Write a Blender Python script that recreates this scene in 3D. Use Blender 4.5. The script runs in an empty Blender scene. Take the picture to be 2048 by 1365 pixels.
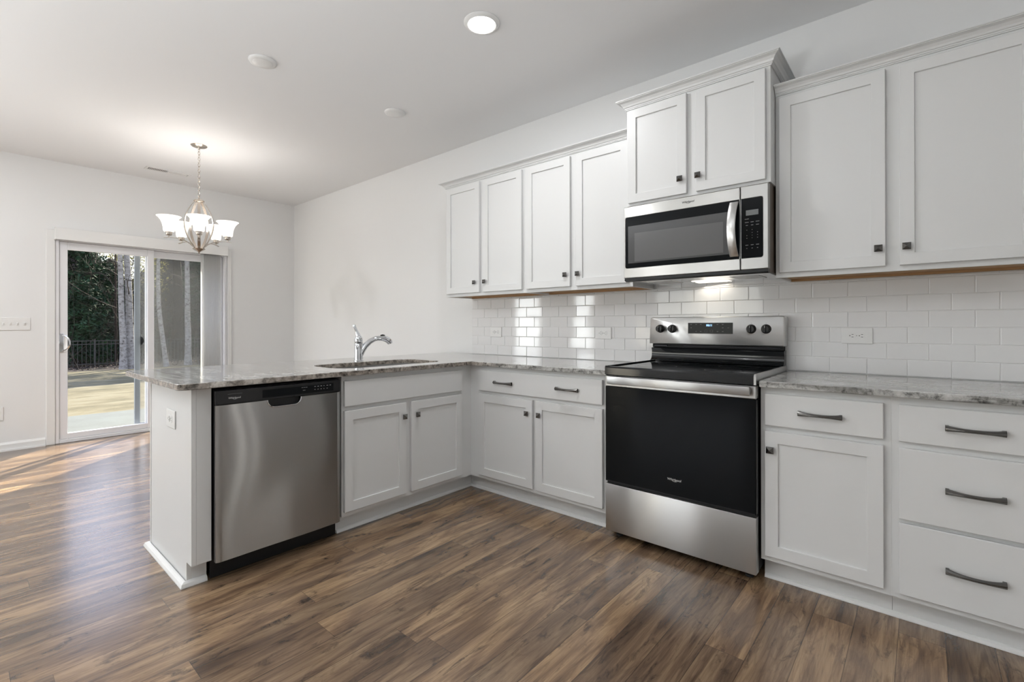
import bpy, bmesh, math, random
from mathutils import Vector, Matrix, noise
random.seed(7)
PI = math.pi
scene = bpy.context.scene
COL = scene.collection

# ------------------------------------------------------------------ camera
def make_camera():
    cx, cy, cz = 1.321, -2.9754, 1.1548
    yaw, pitch, roll = math.radians(40.7195), math.radians(0.0829), math.radians(-0.0825)
    f, py = 956.62, 650.36
    cam = bpy.data.cameras.new('camera'); o = bpy.data.objects.new('camera', cam); COL.objects.link(o)
    fwd = Vector((-math.sin(yaw)*math.cos(pitch), math.cos(yaw)*math.cos(pitch), math.sin(pitch)))
    right = Vector((math.cos(yaw), math.sin(yaw), 0)); up = right.cross(fwd)
    r2 = right*math.cos(roll) + up*math.sin(roll); u2 = -right*math.sin(roll) + up*math.cos(roll)
    m = Matrix((r2, u2, -fwd)).transposed().to_4x4(); m.translation = Vector((cx, cy, cz))
    o.matrix_world = m
    cam.sensor_fit = 'HORIZONTAL'; cam.sensor_width = 36; cam.lens = f/2048*36
    cam.shift_x = 0; cam.shift_y = -(682.5-py)/2048
    cam.clip_start = 0.02; cam.clip_end = 200
    scene.camera = o
make_camera()

# ------------------------------------------------------------------ world, sun, exposure
scene.view_settings.view_transform = 'Standard'; scene.view_settings.look = 'None'
scene.view_settings.exposure = 0.0; scene.view_settings.gamma = 1.0; scene.view_settings.use_curve_mapping = False
w = bpy.data.worlds.new('world'); scene.world = w; w.use_nodes = True
nt = w.node_tree; nt.nodes.clear()
wo = nt.nodes.new('ShaderNodeOutputWorld'); bg = nt.nodes.new('ShaderNodeBackground')
tc = nt.nodes.new('ShaderNodeTexCoord'); sp = nt.nodes.new('ShaderNodeSeparateXYZ'); rp = nt.nodes.new('ShaderNodeValToRGB')
nt.links.new(tc.outputs['Generated'], sp.inputs[0]); nt.links.new(sp.outputs['Z'], rp.inputs[0])
nt.links.new(rp.outputs[0], bg.inputs[0]); nt.links.new(bg.outputs[0], wo.inputs[0])
e = rp.color_ramp.elements
e[0].position = 0.0; e[0].color = (1.0, .95, .82, 1)
e[1].position = 1.0; e[1].color = (.35, .5, .95, 1)
x = e.new(.17); x.color = (.95, .95, 1.0, 1)
x = e.new(.30); x.color = (.74, .78, 1.0, 1)
bg.inputs[1].default_value = 3.3

def sun():
    l = bpy.data.lights.new('sun', 'SUN'); l.energy = 25.0; l.angle = math.radians(.6); l.color = (1, .9, .74)
    o = bpy.data.objects.new('sun', l); COL.objects.link(o)
    el = math.radians(29)
    d = Vector((.70*math.cos(el), -.714*math.cos(el), -math.sin(el)))
    o.rotation_euler = d.to_track_quat('-Z', 'Y').to_euler()
sun()
def area(name, loc, aim, sx, sy, power, color=(1, 1, 1), spread=180):
    l = bpy.data.lights.new(name, 'AREA'); l.shape = 'RECTANGLE'; l.size = sx; l.size_y = sy; l.energy = power; l.color = color
    l.spread = math.radians(spread)
    o = bpy.data.objects.new(name, l); COL.objects.link(o); o.location = loc
    o.rotation_euler = (Vector(aim)-Vector(loc)).to_track_quat('-Z', 'Y').to_euler()
    return o
# daylight entering the windows of the adjoining living area (outside the glass, off frame)
area('window_daylight', (-5.22, -5.1, 1.35), (0, -5.1, 1.35), .85, 1.5, 45, (.93, .96, 1))
area('window_daylight', (-5.22, -7.3, 1.35), (0, -7.3, 1.35), .85, 1.5, 45, (.93, .96, 1))
area('window_daylight', (-2.6, -8.62, 1.35), (-2.6, 0, 1.35), 2.6, 1.5, 24, (.93, .97, 1))

# unseen fill lamps added behind the camera, aimed up to brighten the ceiling
area('bounce_flash', (-2.6, -4.9, 1.4), (-2.6, -4.8, 3), 0.7, .7, 52, (.93, .97, 1), 160)
area('bounce_flash', (.4, -3.9, 1.25), (.25, -3.75, 3), 0.7, .7, 60, (.93, .97, 1), 170)
# unseen lamps added at the right to draw streaks in the dishwasher steel
area('window_daylight', (3.22, -.86, .40), (0, -.86, .40), .12, .62, 1.0, (1, .99, .96))
area('window_daylight', (3.22, -.46, .40), (0, -.46, .40), .10, .62, .65, (1, .99, .96))
# ------------------------------------------------------------------ materials
def s2l(c):
    return tuple(((v/255)/12.92 if v/255 <= .04045 else ((v/255+.055)/1.055)**2.4) for v in c)+(1,)
class NT:
    def __init__(s, m): s.t = m.node_tree
    def n(s, typ, **k):
        x = s.t.nodes.new(typ)
        for a, b in k.items(): setattr(x, a, b)
        return x
    def l(s, a, b): s.t.links.new(a, b)
    def m(s, op, a, b=None, c=None):
        x = s.t.nodes.new('ShaderNodeMath'); x.operation = op
        for i, v in enumerate((a, b, c)):
            if v is None: continue
            if isinstance(v, (int, float)): x.inputs[i].default_value = v
            else: s.t.links.new(v, x.inputs[i])
        return x.outputs[0]
    def mix(s, fac, a, b, bt='MIX'):
        x = s.t.nodes.new('ShaderNodeMix'); x.data_type = 'RGBA'; x.blend_type = bt
        for i, v in ((0, fac), (6, a), (7, b)):
            if isinstance(v, (int, float)): x.inputs[i].default_value = v
            elif isinstance(v, tuple): x.inputs[i].default_value = v
            else: s.t.links.new(v, x.inputs[i])
        return x.outputs[2]
    def ramp(s, fac, stops):
        x = s.t.nodes.new('ShaderNodeValToRGB'); s.t.links.new(fac, x.inputs[0]); e = x.color_ramp.elements
        e[0].position, e[0].color = stops[0]; e[1].position, e[1].color = stops[-1]
        for p, c in stops[1:-1]:
            q = e.new(p); q.color = c
        return x.outputs[0]
    def noise(s, vec, scale, detail=3, rough=.5, dist=0):
        x = s.t.nodes.new('ShaderNodeTexNoise'); x.inputs['Scale'].default_value = scale; x.inputs['Detail'].default_value = detail
        x.inputs['Roughness'].default_value = rough; x.inputs['Distortion'].default_value = dist
        if vec is not None: s.t.links.new(vec, x.inputs['Vector'])
        return x.outputs[0]
    def xyz(s, a, b, c):
        x = s.t.nodes.new('ShaderNodeCombineXYZ')
        for i, v in enumerate((a, b, c)):
            if isinstance(v, (int, float)): x.inputs[i].default_value = v
            else: s.t.links.new(v, x.inputs[i])
        return x.outputs[0]
    def bump(s, h, strength, dist=.001):
        x = s.t.nodes.new('ShaderNodeBump'); x.inputs['Strength'].default_value = strength; x.inputs['Distance'].default_value = dist
        s.t.links.new(h, x.inputs['Height']); return x.outputs[0]
def new(name):
    m = bpy.data.materials.new(name); m.use_nodes = True
    return m, NT(m), m.node_tree.nodes['Principled BSDF']
def pm(name, col, rough=.5, metal=0, spec=.5, coat=0, emit=None, es=0, bump=None, aniso=0):
    m, t, b = new(name)
    b.inputs['Base Color'].default_value = s2l(col) if max(col) > 1 else tuple(col)+(1,)
    b.inputs['Roughness'].default_value = rough; b.inputs['Metallic'].default_value = metal
    b.inputs['Specular IOR Level'].default_value = spec; b.inputs['Coat Weight'].default_value = coat
    b.inputs['Anisotropic'].default_value = aniso
    if emit: b.inputs['Emission Color'].default_value = tuple(emit)+(1,); b.inputs['Emission Strength'].default_value = es
    if bump:
        g = t.n('ShaderNodeTexCoord'); h = t.noise(g.outputs['Object'], bump[0], 3); t.l(t.bump(h, bump[1], bump[2]), b.inputs['Normal'])
    return m
M = {}
M['wall'] = pm('wall_paint', (.80, .803, .80), .7, bump=(220, .15, .0006))
M['ceil'] = pm('ceiling_paint', (.84, .845, .85), .8, bump=(160, .15, .0006))
M['trim'] = pm('trim_paint', (.80, .80, .79), .35)
M['cab'] = pm('cabinet_paint', (.70, .705, .70), .38, bump=(60, .06, .0006))
M['cabin'] = pm('bare_maple_wood', (180, 142, 100), .6)
M['vinyl'] = pm('white_vinyl', (.82, .82, .84), .4)
M['grout'] = pm('grout', (.88, .88, .87), .8)
M['tile'] = pm('glazed_tile', (.80, .80, .80), .06, spec=.5)
M['plate'] = pm('plastic_plate', (.80, .80, .79), .3)
M['slot'] = pm('outlet_slot', (.03, .03, .03), .6)
M['pewter'] = pm('pewter', (.155, .152, .147), .24, metal=1)
M['black'] = pm('black_enamel', (.010, .011, .012), .08, spec=.5)
M['blackglass'] = pm('black_glass', (.006, .007, .008), .06, spec=.1)
M['blackplastic'] = pm('black_plastic', (.012, .012, .013), .3, spec=.3)
M['blackmatte'] = pm('black_matte', (.008, .008, .008), .7)
M['print'] = pm('white_print', (.5, .5, .5), .5)
M['printdim'] = pm('grey_print', (.22, .22, .22), .5)
M['printdark'] = pm('dark_print', (.06, .06, .06), .5)
M['chrome'] = pm('chrome', (.72, .74, .77), .06, metal=1)
M['nickel'] = pm('brushed_nickel', (.52, .47, .42), .24, metal=1)
M['steelbasin'] = pm('sink_steel', (.45, .45, .45), .35, metal=1)
M['mwglass'] = pm('microwave_window', (.07, .071, .073), .12, spec=.5)
M['mwinner'] = pm('microwave_window_inner', (.115, .115, .117), .15, spec=.5)
M['lcd'] = pm('display_screen', (.16, .17, .17), .2)
M['clock'] = pm('clock_digits', (.2, .5, 1), .5, emit=(.35, .6, 1), es=2.2)
M['led'] = pm('led_lens', (1, 1, 1), .5, emit=(1, .96, .9), es=9)
M['mwlamp'] = pm('hood_lamp_lens', (1, 1, 1), .5, emit=(1, .9, .75), es=1.2)
M['blind'] = pm('blind_vinyl', (.66, .655, .64), .5)
M['rubber'] = pm('rubber', (.02, .02, .02), .8)
M['darkmetal'] = pm('dark_metal', (.05, .05, .055), .4, metal=1)
M['mwbody'] = pm('microwave_casing', (.13, .10, .08), .35)  # brown reflection of the wood cabinet put into the casing colour
M['ventdark'] = pm('vent_shadow', (.18, .18, .18), .8)
M['screenframe'] = pm('screen_frame', (.24, .26, .28), .5)

def steel(name, base=.58, rough=.30, an=.93, rot=.25):
    """brushed sheet: the brushing runs level, so reflections smear up and down"""
    m, t, b = new(name); g = t.n('ShaderNodeTexCoord'); mp = t.n('ShaderNodeMapping')
    mp.inputs['Scale'].default_value = (3, 3, 500); t.l(g.outputs['Object'], mp.inputs[0])
    h = t.noise(mp.outputs[0], 1, 2)
    b.inputs['Base Color'].default_value = (base, base, base*.985, 1); b.inputs['Metallic'].default_value = 1
    t.l(t.m('MULTIPLY_ADD', h, .03, rough-.015), b.inputs['Roughness'])
    tg = t.n('ShaderNodeTangent', direction_type='RADIAL', axis='Z'); t.l(tg.outputs[0], b.inputs['Tangent'])
    b.inputs['Anisotropic'].default_value = an; b.inputs['Anisotropic Rotation'].default_value = rot
    return m
M['steel'] = steel('stainless_steel', .50, .32)
M['steelpanel'] = steel('stainless_backguard', .66, .34)
M['steeldw'] = steel('stainless_steel_dishwasher', .36, .25, .97)
M['steelhandle'] = pm('stainless_handle', (.6, .6, .59), .3, metal=1)

def frosted():
    m, t, b = new('frosted_shade')
    b.inputs['Base Color'].default_value = (.95, .93, .9, 1); b.inputs['Roughness'].default_value = .5
    b.inputs['Emission Color'].default_value = (1, .93, .84, 1); b.inputs['Emission Strength'].default_value = 1.5
    return m
M['shade'] = frosted()
def glass():
    m, t, b = new('window_glass'); m.node_tree.nodes.remove(b)
    out = m.node_tree.nodes['Material Output']
    tr = t.n('ShaderNodeBsdfTransparent'); gl = t.n('ShaderNodeBsdfGlossy'); fr = t.n('ShaderNodeFresnel'); mx = t.n('ShaderNodeMixShader')
    tr.inputs[0].default_value = (.93, .96, .95, 1); gl.inputs['Roughness'].default_value = .01; fr.inputs['IOR'].default_value = 1.28
    t.l(fr.outputs[0], mx.inputs[0]); t.l(tr.outputs[0], mx.inputs[1]); t.l(gl.outputs[0], mx.inputs[2]); t.l(mx.outputs[0], out.inputs[0])
    return m
M['glass'] = glass()
def mesh_screen():
    m, t, b = new('insect_screen'); out = m.node_tree.nodes['Material Output']
    tr = t.n('ShaderNodeBsdfTransparent'); mx = t.n('ShaderNodeMixShader'); mx.inputs[0].default_value = .30
    b.inputs['Base Color'].default_value = (.30, .31, .31, 1); b.inputs['Roughness'].default_value = .7
    t.l(tr.outputs[0], mx.inputs[1]); t.l(b.outputs[0], mx.inputs[2]); t.l(mx.outputs[0], out.inputs[0])
    return m
M['screen'] = mesh_screen()

def floor_mat():
    m, t, b = new('walnut_plank_floor'); g = t.n('ShaderNodeTexCoord'); s = t.n('ShaderNodeSeparateXYZ'); t.l(g.outputs['Object'], s.inputs[0])
    X, Y = s.outputs[0], s.outputs[1]
    W, L = .1322, 1.21
    u = t.m('DIVIDE', t.m('ADD', X, .736+W*40), W); ui = t.m('FLOOR', u); uf = t.m('SUBTRACT', u, ui)
    wn = t.n('ShaderNodeTexWhiteNoise', noise_dimensions='1D'); t.l(ui, wn.inputs['W'])
    v = t.m('ADD', t.m('DIVIDE', t.m('ADD', Y, 60), L), t.m('MULTIPLY', wn.outputs[0], 7.3)); vi = t.m('FLOOR', v); vf = t.m('SUBTRACT', v, vi)
    wc = t.n('ShaderNodeTexWhiteNoise', noise_dimensions='2D'); t.l(t.xyz(ui, vi, 0), wc.inputs['Vector'])
    rc = t.n('ShaderNodeSeparateColor'); t.l(wc.outputs['Color'], rc.inputs[0]); r1, r2, r3 = rc.outputs
    # grain coordinates: stretched along the plank, offset per plank
    gx = t.m('ADD', X, t.m('MULTIPLY', r1, 13)); gy = t.m('ADD', Y, t.m('MULTIPLY', r2, 31)); gz = t.m('MULTIPLY', r3, 19)
    vec = t.xyz(t.m('MULTIPLY', gx, 11), t.m('MULTIPLY', gy, 1.5), gz)
    broad = t.noise(vec, 1.0, 6, .6, .9)
    vec2 = t.xyz(t.m('MULTIPLY', gx, 130), t.m('MULTIPLY', gy, 5), gz)
    fine = t.noise(vec2, 1, 5, .65, .5)
    vec3 = t.xyz(t.m('MULTIPLY', gx, 22), t.m('MULTIPLY', gy, 2.2), gz)
    mid = t.noise(vec3, 1, 4, .6, 1.5)
    # growth rings
    ring = t.m('FRACT', t.m('MULTIPLY', t.noise(t.xyz(t.m('MULTIPLY', gx, 8), t.m('MULTIPLY', gy, .9), gz), 1, 2, .4, .3), 15))
    ringd = t.m('SUBTRACT', 1, t.m('MULTIPLY', t.m('LESS_THAN', ring, .18), .16))
    c = t.ramp(broad, [(.25, s2l((82, 66, 55))), (.40, s2l((112, 92, 75))), (.50, s2l((136, 113, 91))), (.60, s2l((156, 132, 105))), (.78, s2l((176, 151, 122)))])
    tint = t.ramp(r1, [(0, (.66, .64, .64, 1)), (.35, (.88, .86, .85, 1)), (.7, (1.04, 1.0, .95, 1)), (1, (1.22, 1.16, 1.06, 1))])
    c = t.mix(1.0, c, tint, 'MULTIPLY')
    fr = t.ramp(fine, [(.3, (.70, .68, .66, 1)), (.55, (1, 1, 1, 1)), (.75, (1.15, 1.14, 1.12, 1))])
    c = t.mix(.9, c, fr, 'MULTIPLY')
    mr = t.ramp(mid, [(.33, (.55, .52, .52, 1)), (.47, (1, 1, 1, 1)), (1, (1.05, 1.05, 1.05, 1))])
    c = t.mix(.85, c, mr, 'MULTIPLY')
    rv = t.n('ShaderNodeCombineColor'); [t.l(ringd, rv.inputs[i]) for i in range(3)]
    c = t.mix(.8, c, rv.outputs[0], 'MULTIPLY')
    # saw-mark dark patches
    patch = t.noise(t.xyz(t.m('MULTIPLY', gx, 16), t.m('MULTIPLY', gy, 4.5), gz), 1, 5, .7, 1.0)
    saw = t.noise(t.xyz(t.m('MULTIPLY', gx, 4), t.m('MULTIPLY', gy, 95), gz), 1, 1)
    pf = t.m('MULTIPLY', t.m('MULTIPLY', t.m('MINIMUM', t.m('MAXIMUM', t.m('MULTIPLY', t.m('SUBTRACT', patch, .56), 9), 0), 1), .75), t.m('ADD', .45, saw))
    c = t.mix(pf, c, s2l((50, 40, 34)))
    # seams
    sw = .011
    e1 = t.m('LESS_THAN', uf, sw); e2 = t.m('GREATER_THAN', uf, 1-sw); e3 = t.m('LESS_THAN', vf, .0016)
    seam = t.m('MINIMUM', t.m('ADD', t.m('ADD', e1, e2), e3), 1)
    c = t.mix(t.m('MULTIPLY', seam, .6), c, s2l((40, 29, 22)))
    t.l(c, b.inputs['Base Color'])
    t.l(t.m('MULTIPLY_ADD', fine, .06, .22), b.inputs['Roughness'])
    h = t.m('SUBTRACT', t.m('MULTIPLY', fine, .35), t.m('MULTIPLY', seam, 1.2))
    t.l(t.bump(h, .10, .0010), b.inputs['Normal']); b.inputs['Specular IOR Level'].default_value = .6
    b.inputs['Coat Weight'].default_value = .42; b.inputs['Coat Roughness'].default_value = .2
    return m
M['floor'] = floor_mat()

def granite():
    m, t, b = new('granite'); g = t.n('ShaderNodeTexCoord'); P = g.outputs['Object']
    mp = t.n('ShaderNodeMapping'); mp.inputs['Rotation'].default_value = (0, 0, math.radians(28)); mp.inputs['Scale'].default_value = (3.5, 14, 18); t.l(P, mp.inputs[0])
    vein = t.noise(mp.outputs[0], 1, 8, .68, 1.2)
    blotch = t.noise(P, 38, 5, .7, .4); speck = t.noise(P, 150, 3, .7); big = t.noise(P, 2.2, 3, .5)
    c = t.ramp(vein, [(.30, s2l((112, 110, 107))), (.42, s2l((156, 155, 152))), (.52, s2l((190, 189, 187))), (.66, s2l((212, 212, 210)))])
    c2 = t.ramp(blotch, [(.32, (.10, .10, .10, 1)), (.41, (.42, .42, .41, 1)), (.52, (.80, .80, .79, 1)), (.7, (1.04, 1.04, 1.04, 1))])
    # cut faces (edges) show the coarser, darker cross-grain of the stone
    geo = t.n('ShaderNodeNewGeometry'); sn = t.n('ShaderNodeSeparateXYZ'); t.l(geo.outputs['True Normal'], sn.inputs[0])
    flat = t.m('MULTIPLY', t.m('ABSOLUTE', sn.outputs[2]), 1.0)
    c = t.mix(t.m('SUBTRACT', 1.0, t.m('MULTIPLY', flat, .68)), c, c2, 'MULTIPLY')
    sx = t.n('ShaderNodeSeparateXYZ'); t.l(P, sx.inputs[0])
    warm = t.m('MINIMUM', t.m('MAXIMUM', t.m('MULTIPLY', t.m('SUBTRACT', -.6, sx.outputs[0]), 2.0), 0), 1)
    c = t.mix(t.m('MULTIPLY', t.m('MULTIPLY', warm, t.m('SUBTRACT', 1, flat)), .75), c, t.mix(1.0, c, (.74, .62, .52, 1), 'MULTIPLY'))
    sp_ = t.ramp(speck, [(.34, (.6, .6, .6, 1)), (.42, (1, 1, 1, 1)), (1, (1, 1, 1, 1))]); c = t.mix(.6, c, sp_, 'MULTIPLY')
    t.l(c, b.inputs['Base Color']); b.inputs['Roughness'].default_value = .09; b.inputs['Specular IOR Level'].default_value = .55
    return m
M['granite'] = granite()

def translucent(name, col):
    m, t, b = new(name); out = m.node_tree.nodes['Material Output']
    tr = t.n('ShaderNodeBsdfTranslucent'); mx = t.n('ShaderNodeMixShader'); mx.inputs[0].default_value = .6
    tr.inputs[0].default_value = tuple(col)+(1,); b.inputs['Base Color'].default_value = tuple(col)+(1,); b.inputs['Roughness'].default_value = .5
    t.l(b.outputs[0], mx.inputs[1]); t.l(tr.outputs[0], mx.inputs[2]); t.l(mx.outputs[0], out.inputs[0]); return m
M['blind'] = translucent('blind_vinyl', (.88, .88, .87))
def noisy(name, stops, scale, detail=5, rough=.9, rz=.6, bump=0, mp=None, dist=0, k=.30):
    m, t, b = new(name); g = t.n('ShaderNodeTexCoord'); P = g.outputs['Object']
    if mp:
        q = t.n('ShaderNodeMapping'); q.inputs['Scale'].default_value = mp; t.l(P, q.inputs[0]); P = q.outputs[0]
    h = t.noise(P, scale, detail, rz, dist)
    t.l(t.ramp(h, [(p, tuple(v*k for v in s2l(c)[:3])+(1,)) for p, c in stops]), b.inputs['Base Color']); b.inputs['Roughness'].default_value = rough
    b.inputs['Specular IOR Level'].default_value = .2
    if bump: t.l(t.bump(h, bump, .05), b.inputs['Normal'])
    return m
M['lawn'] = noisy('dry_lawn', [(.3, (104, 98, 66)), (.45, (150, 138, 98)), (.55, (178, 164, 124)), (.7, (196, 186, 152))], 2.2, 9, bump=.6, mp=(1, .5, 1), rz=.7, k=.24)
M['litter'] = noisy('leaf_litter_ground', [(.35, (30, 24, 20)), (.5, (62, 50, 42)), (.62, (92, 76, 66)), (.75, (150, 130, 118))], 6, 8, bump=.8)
M['concrete'] = noisy('patio_concrete', [(.3, (172, 176, 170)), (.7, (188, 196, 190))], 3, 6, k=.19)
M['birch'] = noisy('pale_bark', [(.30, (60, 54, 50)), (.37, (136, 130, 124)), (.5, (170, 166, 160)), (.7, (192, 190, 186))], 9, 6, mp=(1, 1, 1.6), dist=.3, k=.5)
M['bark'] = noisy('brown_bark', [(.3, (40, 32, 27)), (.6, (86, 72, 60)), (.8, (120, 104, 90))], 7, 6, mp=(3, 3, .7))
M['twig'] = noisy('bare_twig', [(.3, (58, 48, 40)), (.7, (128, 112, 98))], 2, 3)
M['twigdark'] = noisy('dark_twig', [(.3, (26, 22, 18)), (.7, (70, 58, 48))], 2, 3)
M['ever'] = noisy('evergreen_leaf', [(.3, (20, 36, 22)), (.55, (38, 62, 38)), (.75, (62, 88, 52))], 1.6, 5, k=.8)
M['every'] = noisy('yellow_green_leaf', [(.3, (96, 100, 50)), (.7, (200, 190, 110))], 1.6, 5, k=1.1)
M['leaf'] = noisy('dead_leaf', [(.3, (80, 58, 44)), (.7, (160, 136, 118))], 8, 3)
M['fence'] = pm('fence_metal', (.012, .013, .014), .4)

# ------------------------------------------------------------------ mesh helpers
class MB:
    def __init__(s): s.bm = bmesh.new()
    def box(s, x0, x1, y0, y1, z0, z1, b=0, seg=1):
        r = bmesh.ops.create_cube(s.bm, size=1); vs = r['verts']
        for v in vs: v.co = Vector(((x0+x1)/2+v.co.x*(x1-x0), (y0+y1)/2+v.co.y*(y1-y0), (z0+z1)/2+v.co.z*(z1-z0)))
        if b:
            es = {e for v in vs for e in v.link_edges}
            bmesh.ops.bevel(s.bm, geom=list(es), offset=b, segments=seg, affect='EDGES', profile=.5)
        return s
    def prism(s, pts, h0, h1, axis='z'):
        """polygon pts (a,b) extruded along axis between h0 and h1"""
        def P(a, b, h): return {'z': (a, b, h), 'y': (a, h, b), 'x': (h, a, b)}[axis]
        lo = [s.bm.verts.new(P(a, b, h0)) for a, b in pts]; hi = [s.bm.verts.new(P(a, b, h1)) for a, b in pts]
        n = len(pts)
        s.bm.faces.new(lo); s.bm.faces.new(hi[::-1])
        for i in range(n): s.bm.faces.new((lo[i], hi[i], hi[(i+1) % n], lo[(i+1) % n]))
        return s
    def tube(s, pts, rad, seg=10, cap=True):
        pts = [Vector(p) for p in pts]; n = len(pts)
        if not isinstance(rad, (list, tuple)): rad = [rad]*n
        rings = []; prev = None
        for i, p in enumerate(pts):
            d = (pts[min(i+1, n-1)]-pts[max(i-1, 0)]).normalized()
            if prev is None:
                a = Vector((0, 0, 1)) if abs(d.z) < .9 else Vector((1, 0, 0)); u = d.cross(a).normalized()
            else:
                u = (prev-d*prev.dot(d)).normalized()
            prev = u; v = d.cross(u)
            r = rad[i]; ru, rv = (r if isinstance(r, tuple) else (r, r))
            rings.append([s.bm.verts.new(p+u*math.cos(2*PI*k/seg)*ru+v*math.sin(2*PI*k/seg)*rv) for k in range(seg)])
        for a, b in zip(rings, rings[1:]):
            for k in range(seg): s.bm.faces.new((a[k], a[(k+1) % seg], b[(k+1) % seg], b[k]))
        if cap:
            s.bm.faces.new(rings[0][::-1]); s.bm.faces.new(rings[-1])
        return s
    def lathe(s, prof, c=(0, 0, 0), seg=32, axis='z', cap=True):
        """prof: list of (r, h)"""
        c = Vector(c); rings = []
        for r, h in prof:
            ring = []
            for k in range(seg):
                a = 2*PI*k/seg; x, y = r*math.cos(a), r*math.sin(a)
                p = {'z': (x, y, h), 'y': (x, h, y), 'x': (h, x, y)}[axis]
                ring.append(s.bm.verts.new(c+Vector(p)))
            rings.append(ring)
        for a, b in zip(rings, rings[1:]):
            for k in range(seg): s.bm.faces.new((a[k], a[(k+1) % seg], b[(k+1) % seg], b[k]))
        if cap:
            s.bm.faces.new(rings[0][::-1]); s.bm.faces.new(rings[-1])
        return s
    def loft(s, secs, cap=True):
        rings = [[s.bm.verts.new(p) for p in sec] for sec in secs]; n = len(rings[0])
        for a, b in zip(rings, rings[1:]):
            for k in range(n): s.bm.faces.new((a[k], a[(k+1) % n], b[(k+1) % n], b[k]))
        if cap: s.bm.faces.new(rings[0][::-1]); s.bm.faces.new(rings[-1])
        return s
    def quad(s, *p):
        s.bm.faces.new([s.bm.verts.new(q) for q in p]); return s
    def build(s, name, mat, parent=None, smooth=False, loc=None, norm=True):
        if norm: bmesh.ops.recalc_face_normals(s.bm, faces=s.bm.faces[:])
        me = bpy.data.meshes.new(name); s.bm.to_mesh(me); s.bm.free()
        if isinstance(mat, str): mat = M[mat]
        me.materials.append(mat)
        o = bpy.data.objects.new(name, me); COL.objects.link(o)
        if smooth:
            me.polygons.foreach_set('use_smooth', [True]*len(me.polygons))
            try: me.set_sharp_from_angle(angle=math.radians(40))
            except Exception: pass
        if parent: o.parent = parent
        if loc: o.location = loc
        return o
def thing(name, label, cat, loc=(0, 0, 0), rz=0, group=None):
    o = bpy.data.objects.new(name, None); COL.objects.link(o); o.empty_display_size = .05
    o.location = loc; o.rotation_euler = (0, 0, rz); o['label'] = label; o['category'] = cat
    if group: o['group'] = group
    return o
def tag(o, label, cat, group=None, kind=None):
    o['label'] = label; o['category'] = cat
    if group: o['group'] = group
    if kind: o['kind'] = kind
    return o
def struct(o, label=None):
    o['kind'] = 'structure'
    if label: o['label'] = label
    return o
def copy_tree(o, parent=None):
    c = o.copy(); COL.objects.link(c); c.parent = parent
    for ch in [q for q in bpy.data.objects if q.parent == o]: copy_tree(ch, c)
    return c
def text_mesh(name, txt, size, mat, parent, loc, rot, shear=0, ext=.0004, align='CENTER', sx=1):
    cu = bpy.data.curves.new(name, 'FONT'); cu.body = txt; cu.size = size; cu.shear = shear; cu.extrude = ext; cu.align_x = align; cu.align_y = 'CENTER'
    cu.offset = size*.018
    t = bpy.data.objects.new(name, cu); COL.objects.link(t)
    bpy.context.view_layer.update()
    me = bpy.data.meshes.new_from_object(t.evaluated_get(bpy.context.evaluated_depsgraph_get()))
    bpy.data.objects.remove(t); me.materials.clear(); me.materials.append(M[mat])
    o = bpy.data.objects.new(name, me); COL.objects.link(o); o.parent = parent; o.location = loc; o.rotation_euler = rot; o.scale = (sx, 1, 1)
    return o
FACE_Y = (PI/2, 0, 0)              # text facing -y
FACE_X = (PI/2, 0, PI/2)           # text facing +x
def logo(parent, loc, width, mat, rot):
    """the maker's wordmark with its ring swoosh"""
    o = text_mesh('logo', 'Whirlpool', width*.235, mat, parent, loc, rot, shear=.15)
    bm = bmesh.new(); bm.from_mesh(o.data)
    wv = max(v.co.x for v in bm.verts)-min(v.co.x for v in bm.verts); k = width/wv
    for v in bm.verts: v.co.x *= k; v.co.y *= k*.9
    # swoosh: flattened ring segment under and around the middle letters
    n = 26; a0, a1 = math.radians(150), math.radians(400); P = []
    for i in range(n+1):
        a = a0+(a1-a0)*i/n; th = width*.012*math.sin(PI*i/n)+width*.002
        cx_, cy_ = math.cos(a)*width*.20, math.sin(a)*width*.085-width*.035
        P.append((Vector((cx_+width*.04, cy_-th, .0004)), Vector((cx_+width*.04, cy_+th, .0004))))
    for (a, b), (c, d) in zip(P, P[1:]): bm.faces.new([bm.verts.new(q) for q in (a, c, d, b)])
    bm.to_mesh(o.data); bm.free(); return o

# ------------------------------------------------------------------ constants
H = 2.772; XW = -5.12; XR = 3.1; YB = -8.5
# ------------------------------------------------------------------ room shell
struct(MB().box(XW-.1, XR, YB, .1, -.06, 0).build('floor', 'floor'), 'dark brown wood plank floor')
struct(MB().box(XW-.1, XR+.1, YB-.1, .1, H, H+.1).build('ceiling', 'ceil'), 'smooth white ceiling')
struct(MB().box(XW-.1, XR+.1, 0, .12, 0, H).build('wall_back', 'wall'), 'pale grey wall behind the kitchen cabinets')

DY0, DY1, DZ = -2.345, -.82, 2.035        # patio door rough opening
wl = MB()
def wall_holes(mb, lo, hi, holes, x0, x1, axis):
    """wall slab between lo..hi along its run with (a0,a1,z0,z1) holes"""
    cur = lo
    def bx(a0, a1, z0, z1):
        if a1-a0 < 1e-4 or z1-z0 < 1e-4: return
        if axis == 'y': mb.box(x0, x1, a0, a1, z0, z1)
        else: mb.box(a0, a1, x0, x1, z0, z1)
    for a0, a1, z0, z1 in sorted(holes):
        bx(cur, a0, 0, H); bx(a0, a1, 0, z0); bx(a0, a1, z1, H); cur = a1
    bx(cur, hi, 0, H)
WL = [(-7.75, -6.85, .6, 2.1), (-5.55, -4.65, .6, 2.1)]
WB = [(-3.9, -1.3, .6, 2.1)]
wall_holes(wl, YB, 0, WL+[(DY0, DY1, 0, DZ)], XW-.12, XW, 'y')
struct(wl.build('wall_left', 'wall'), 'pale grey wall around the patio door')
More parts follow.
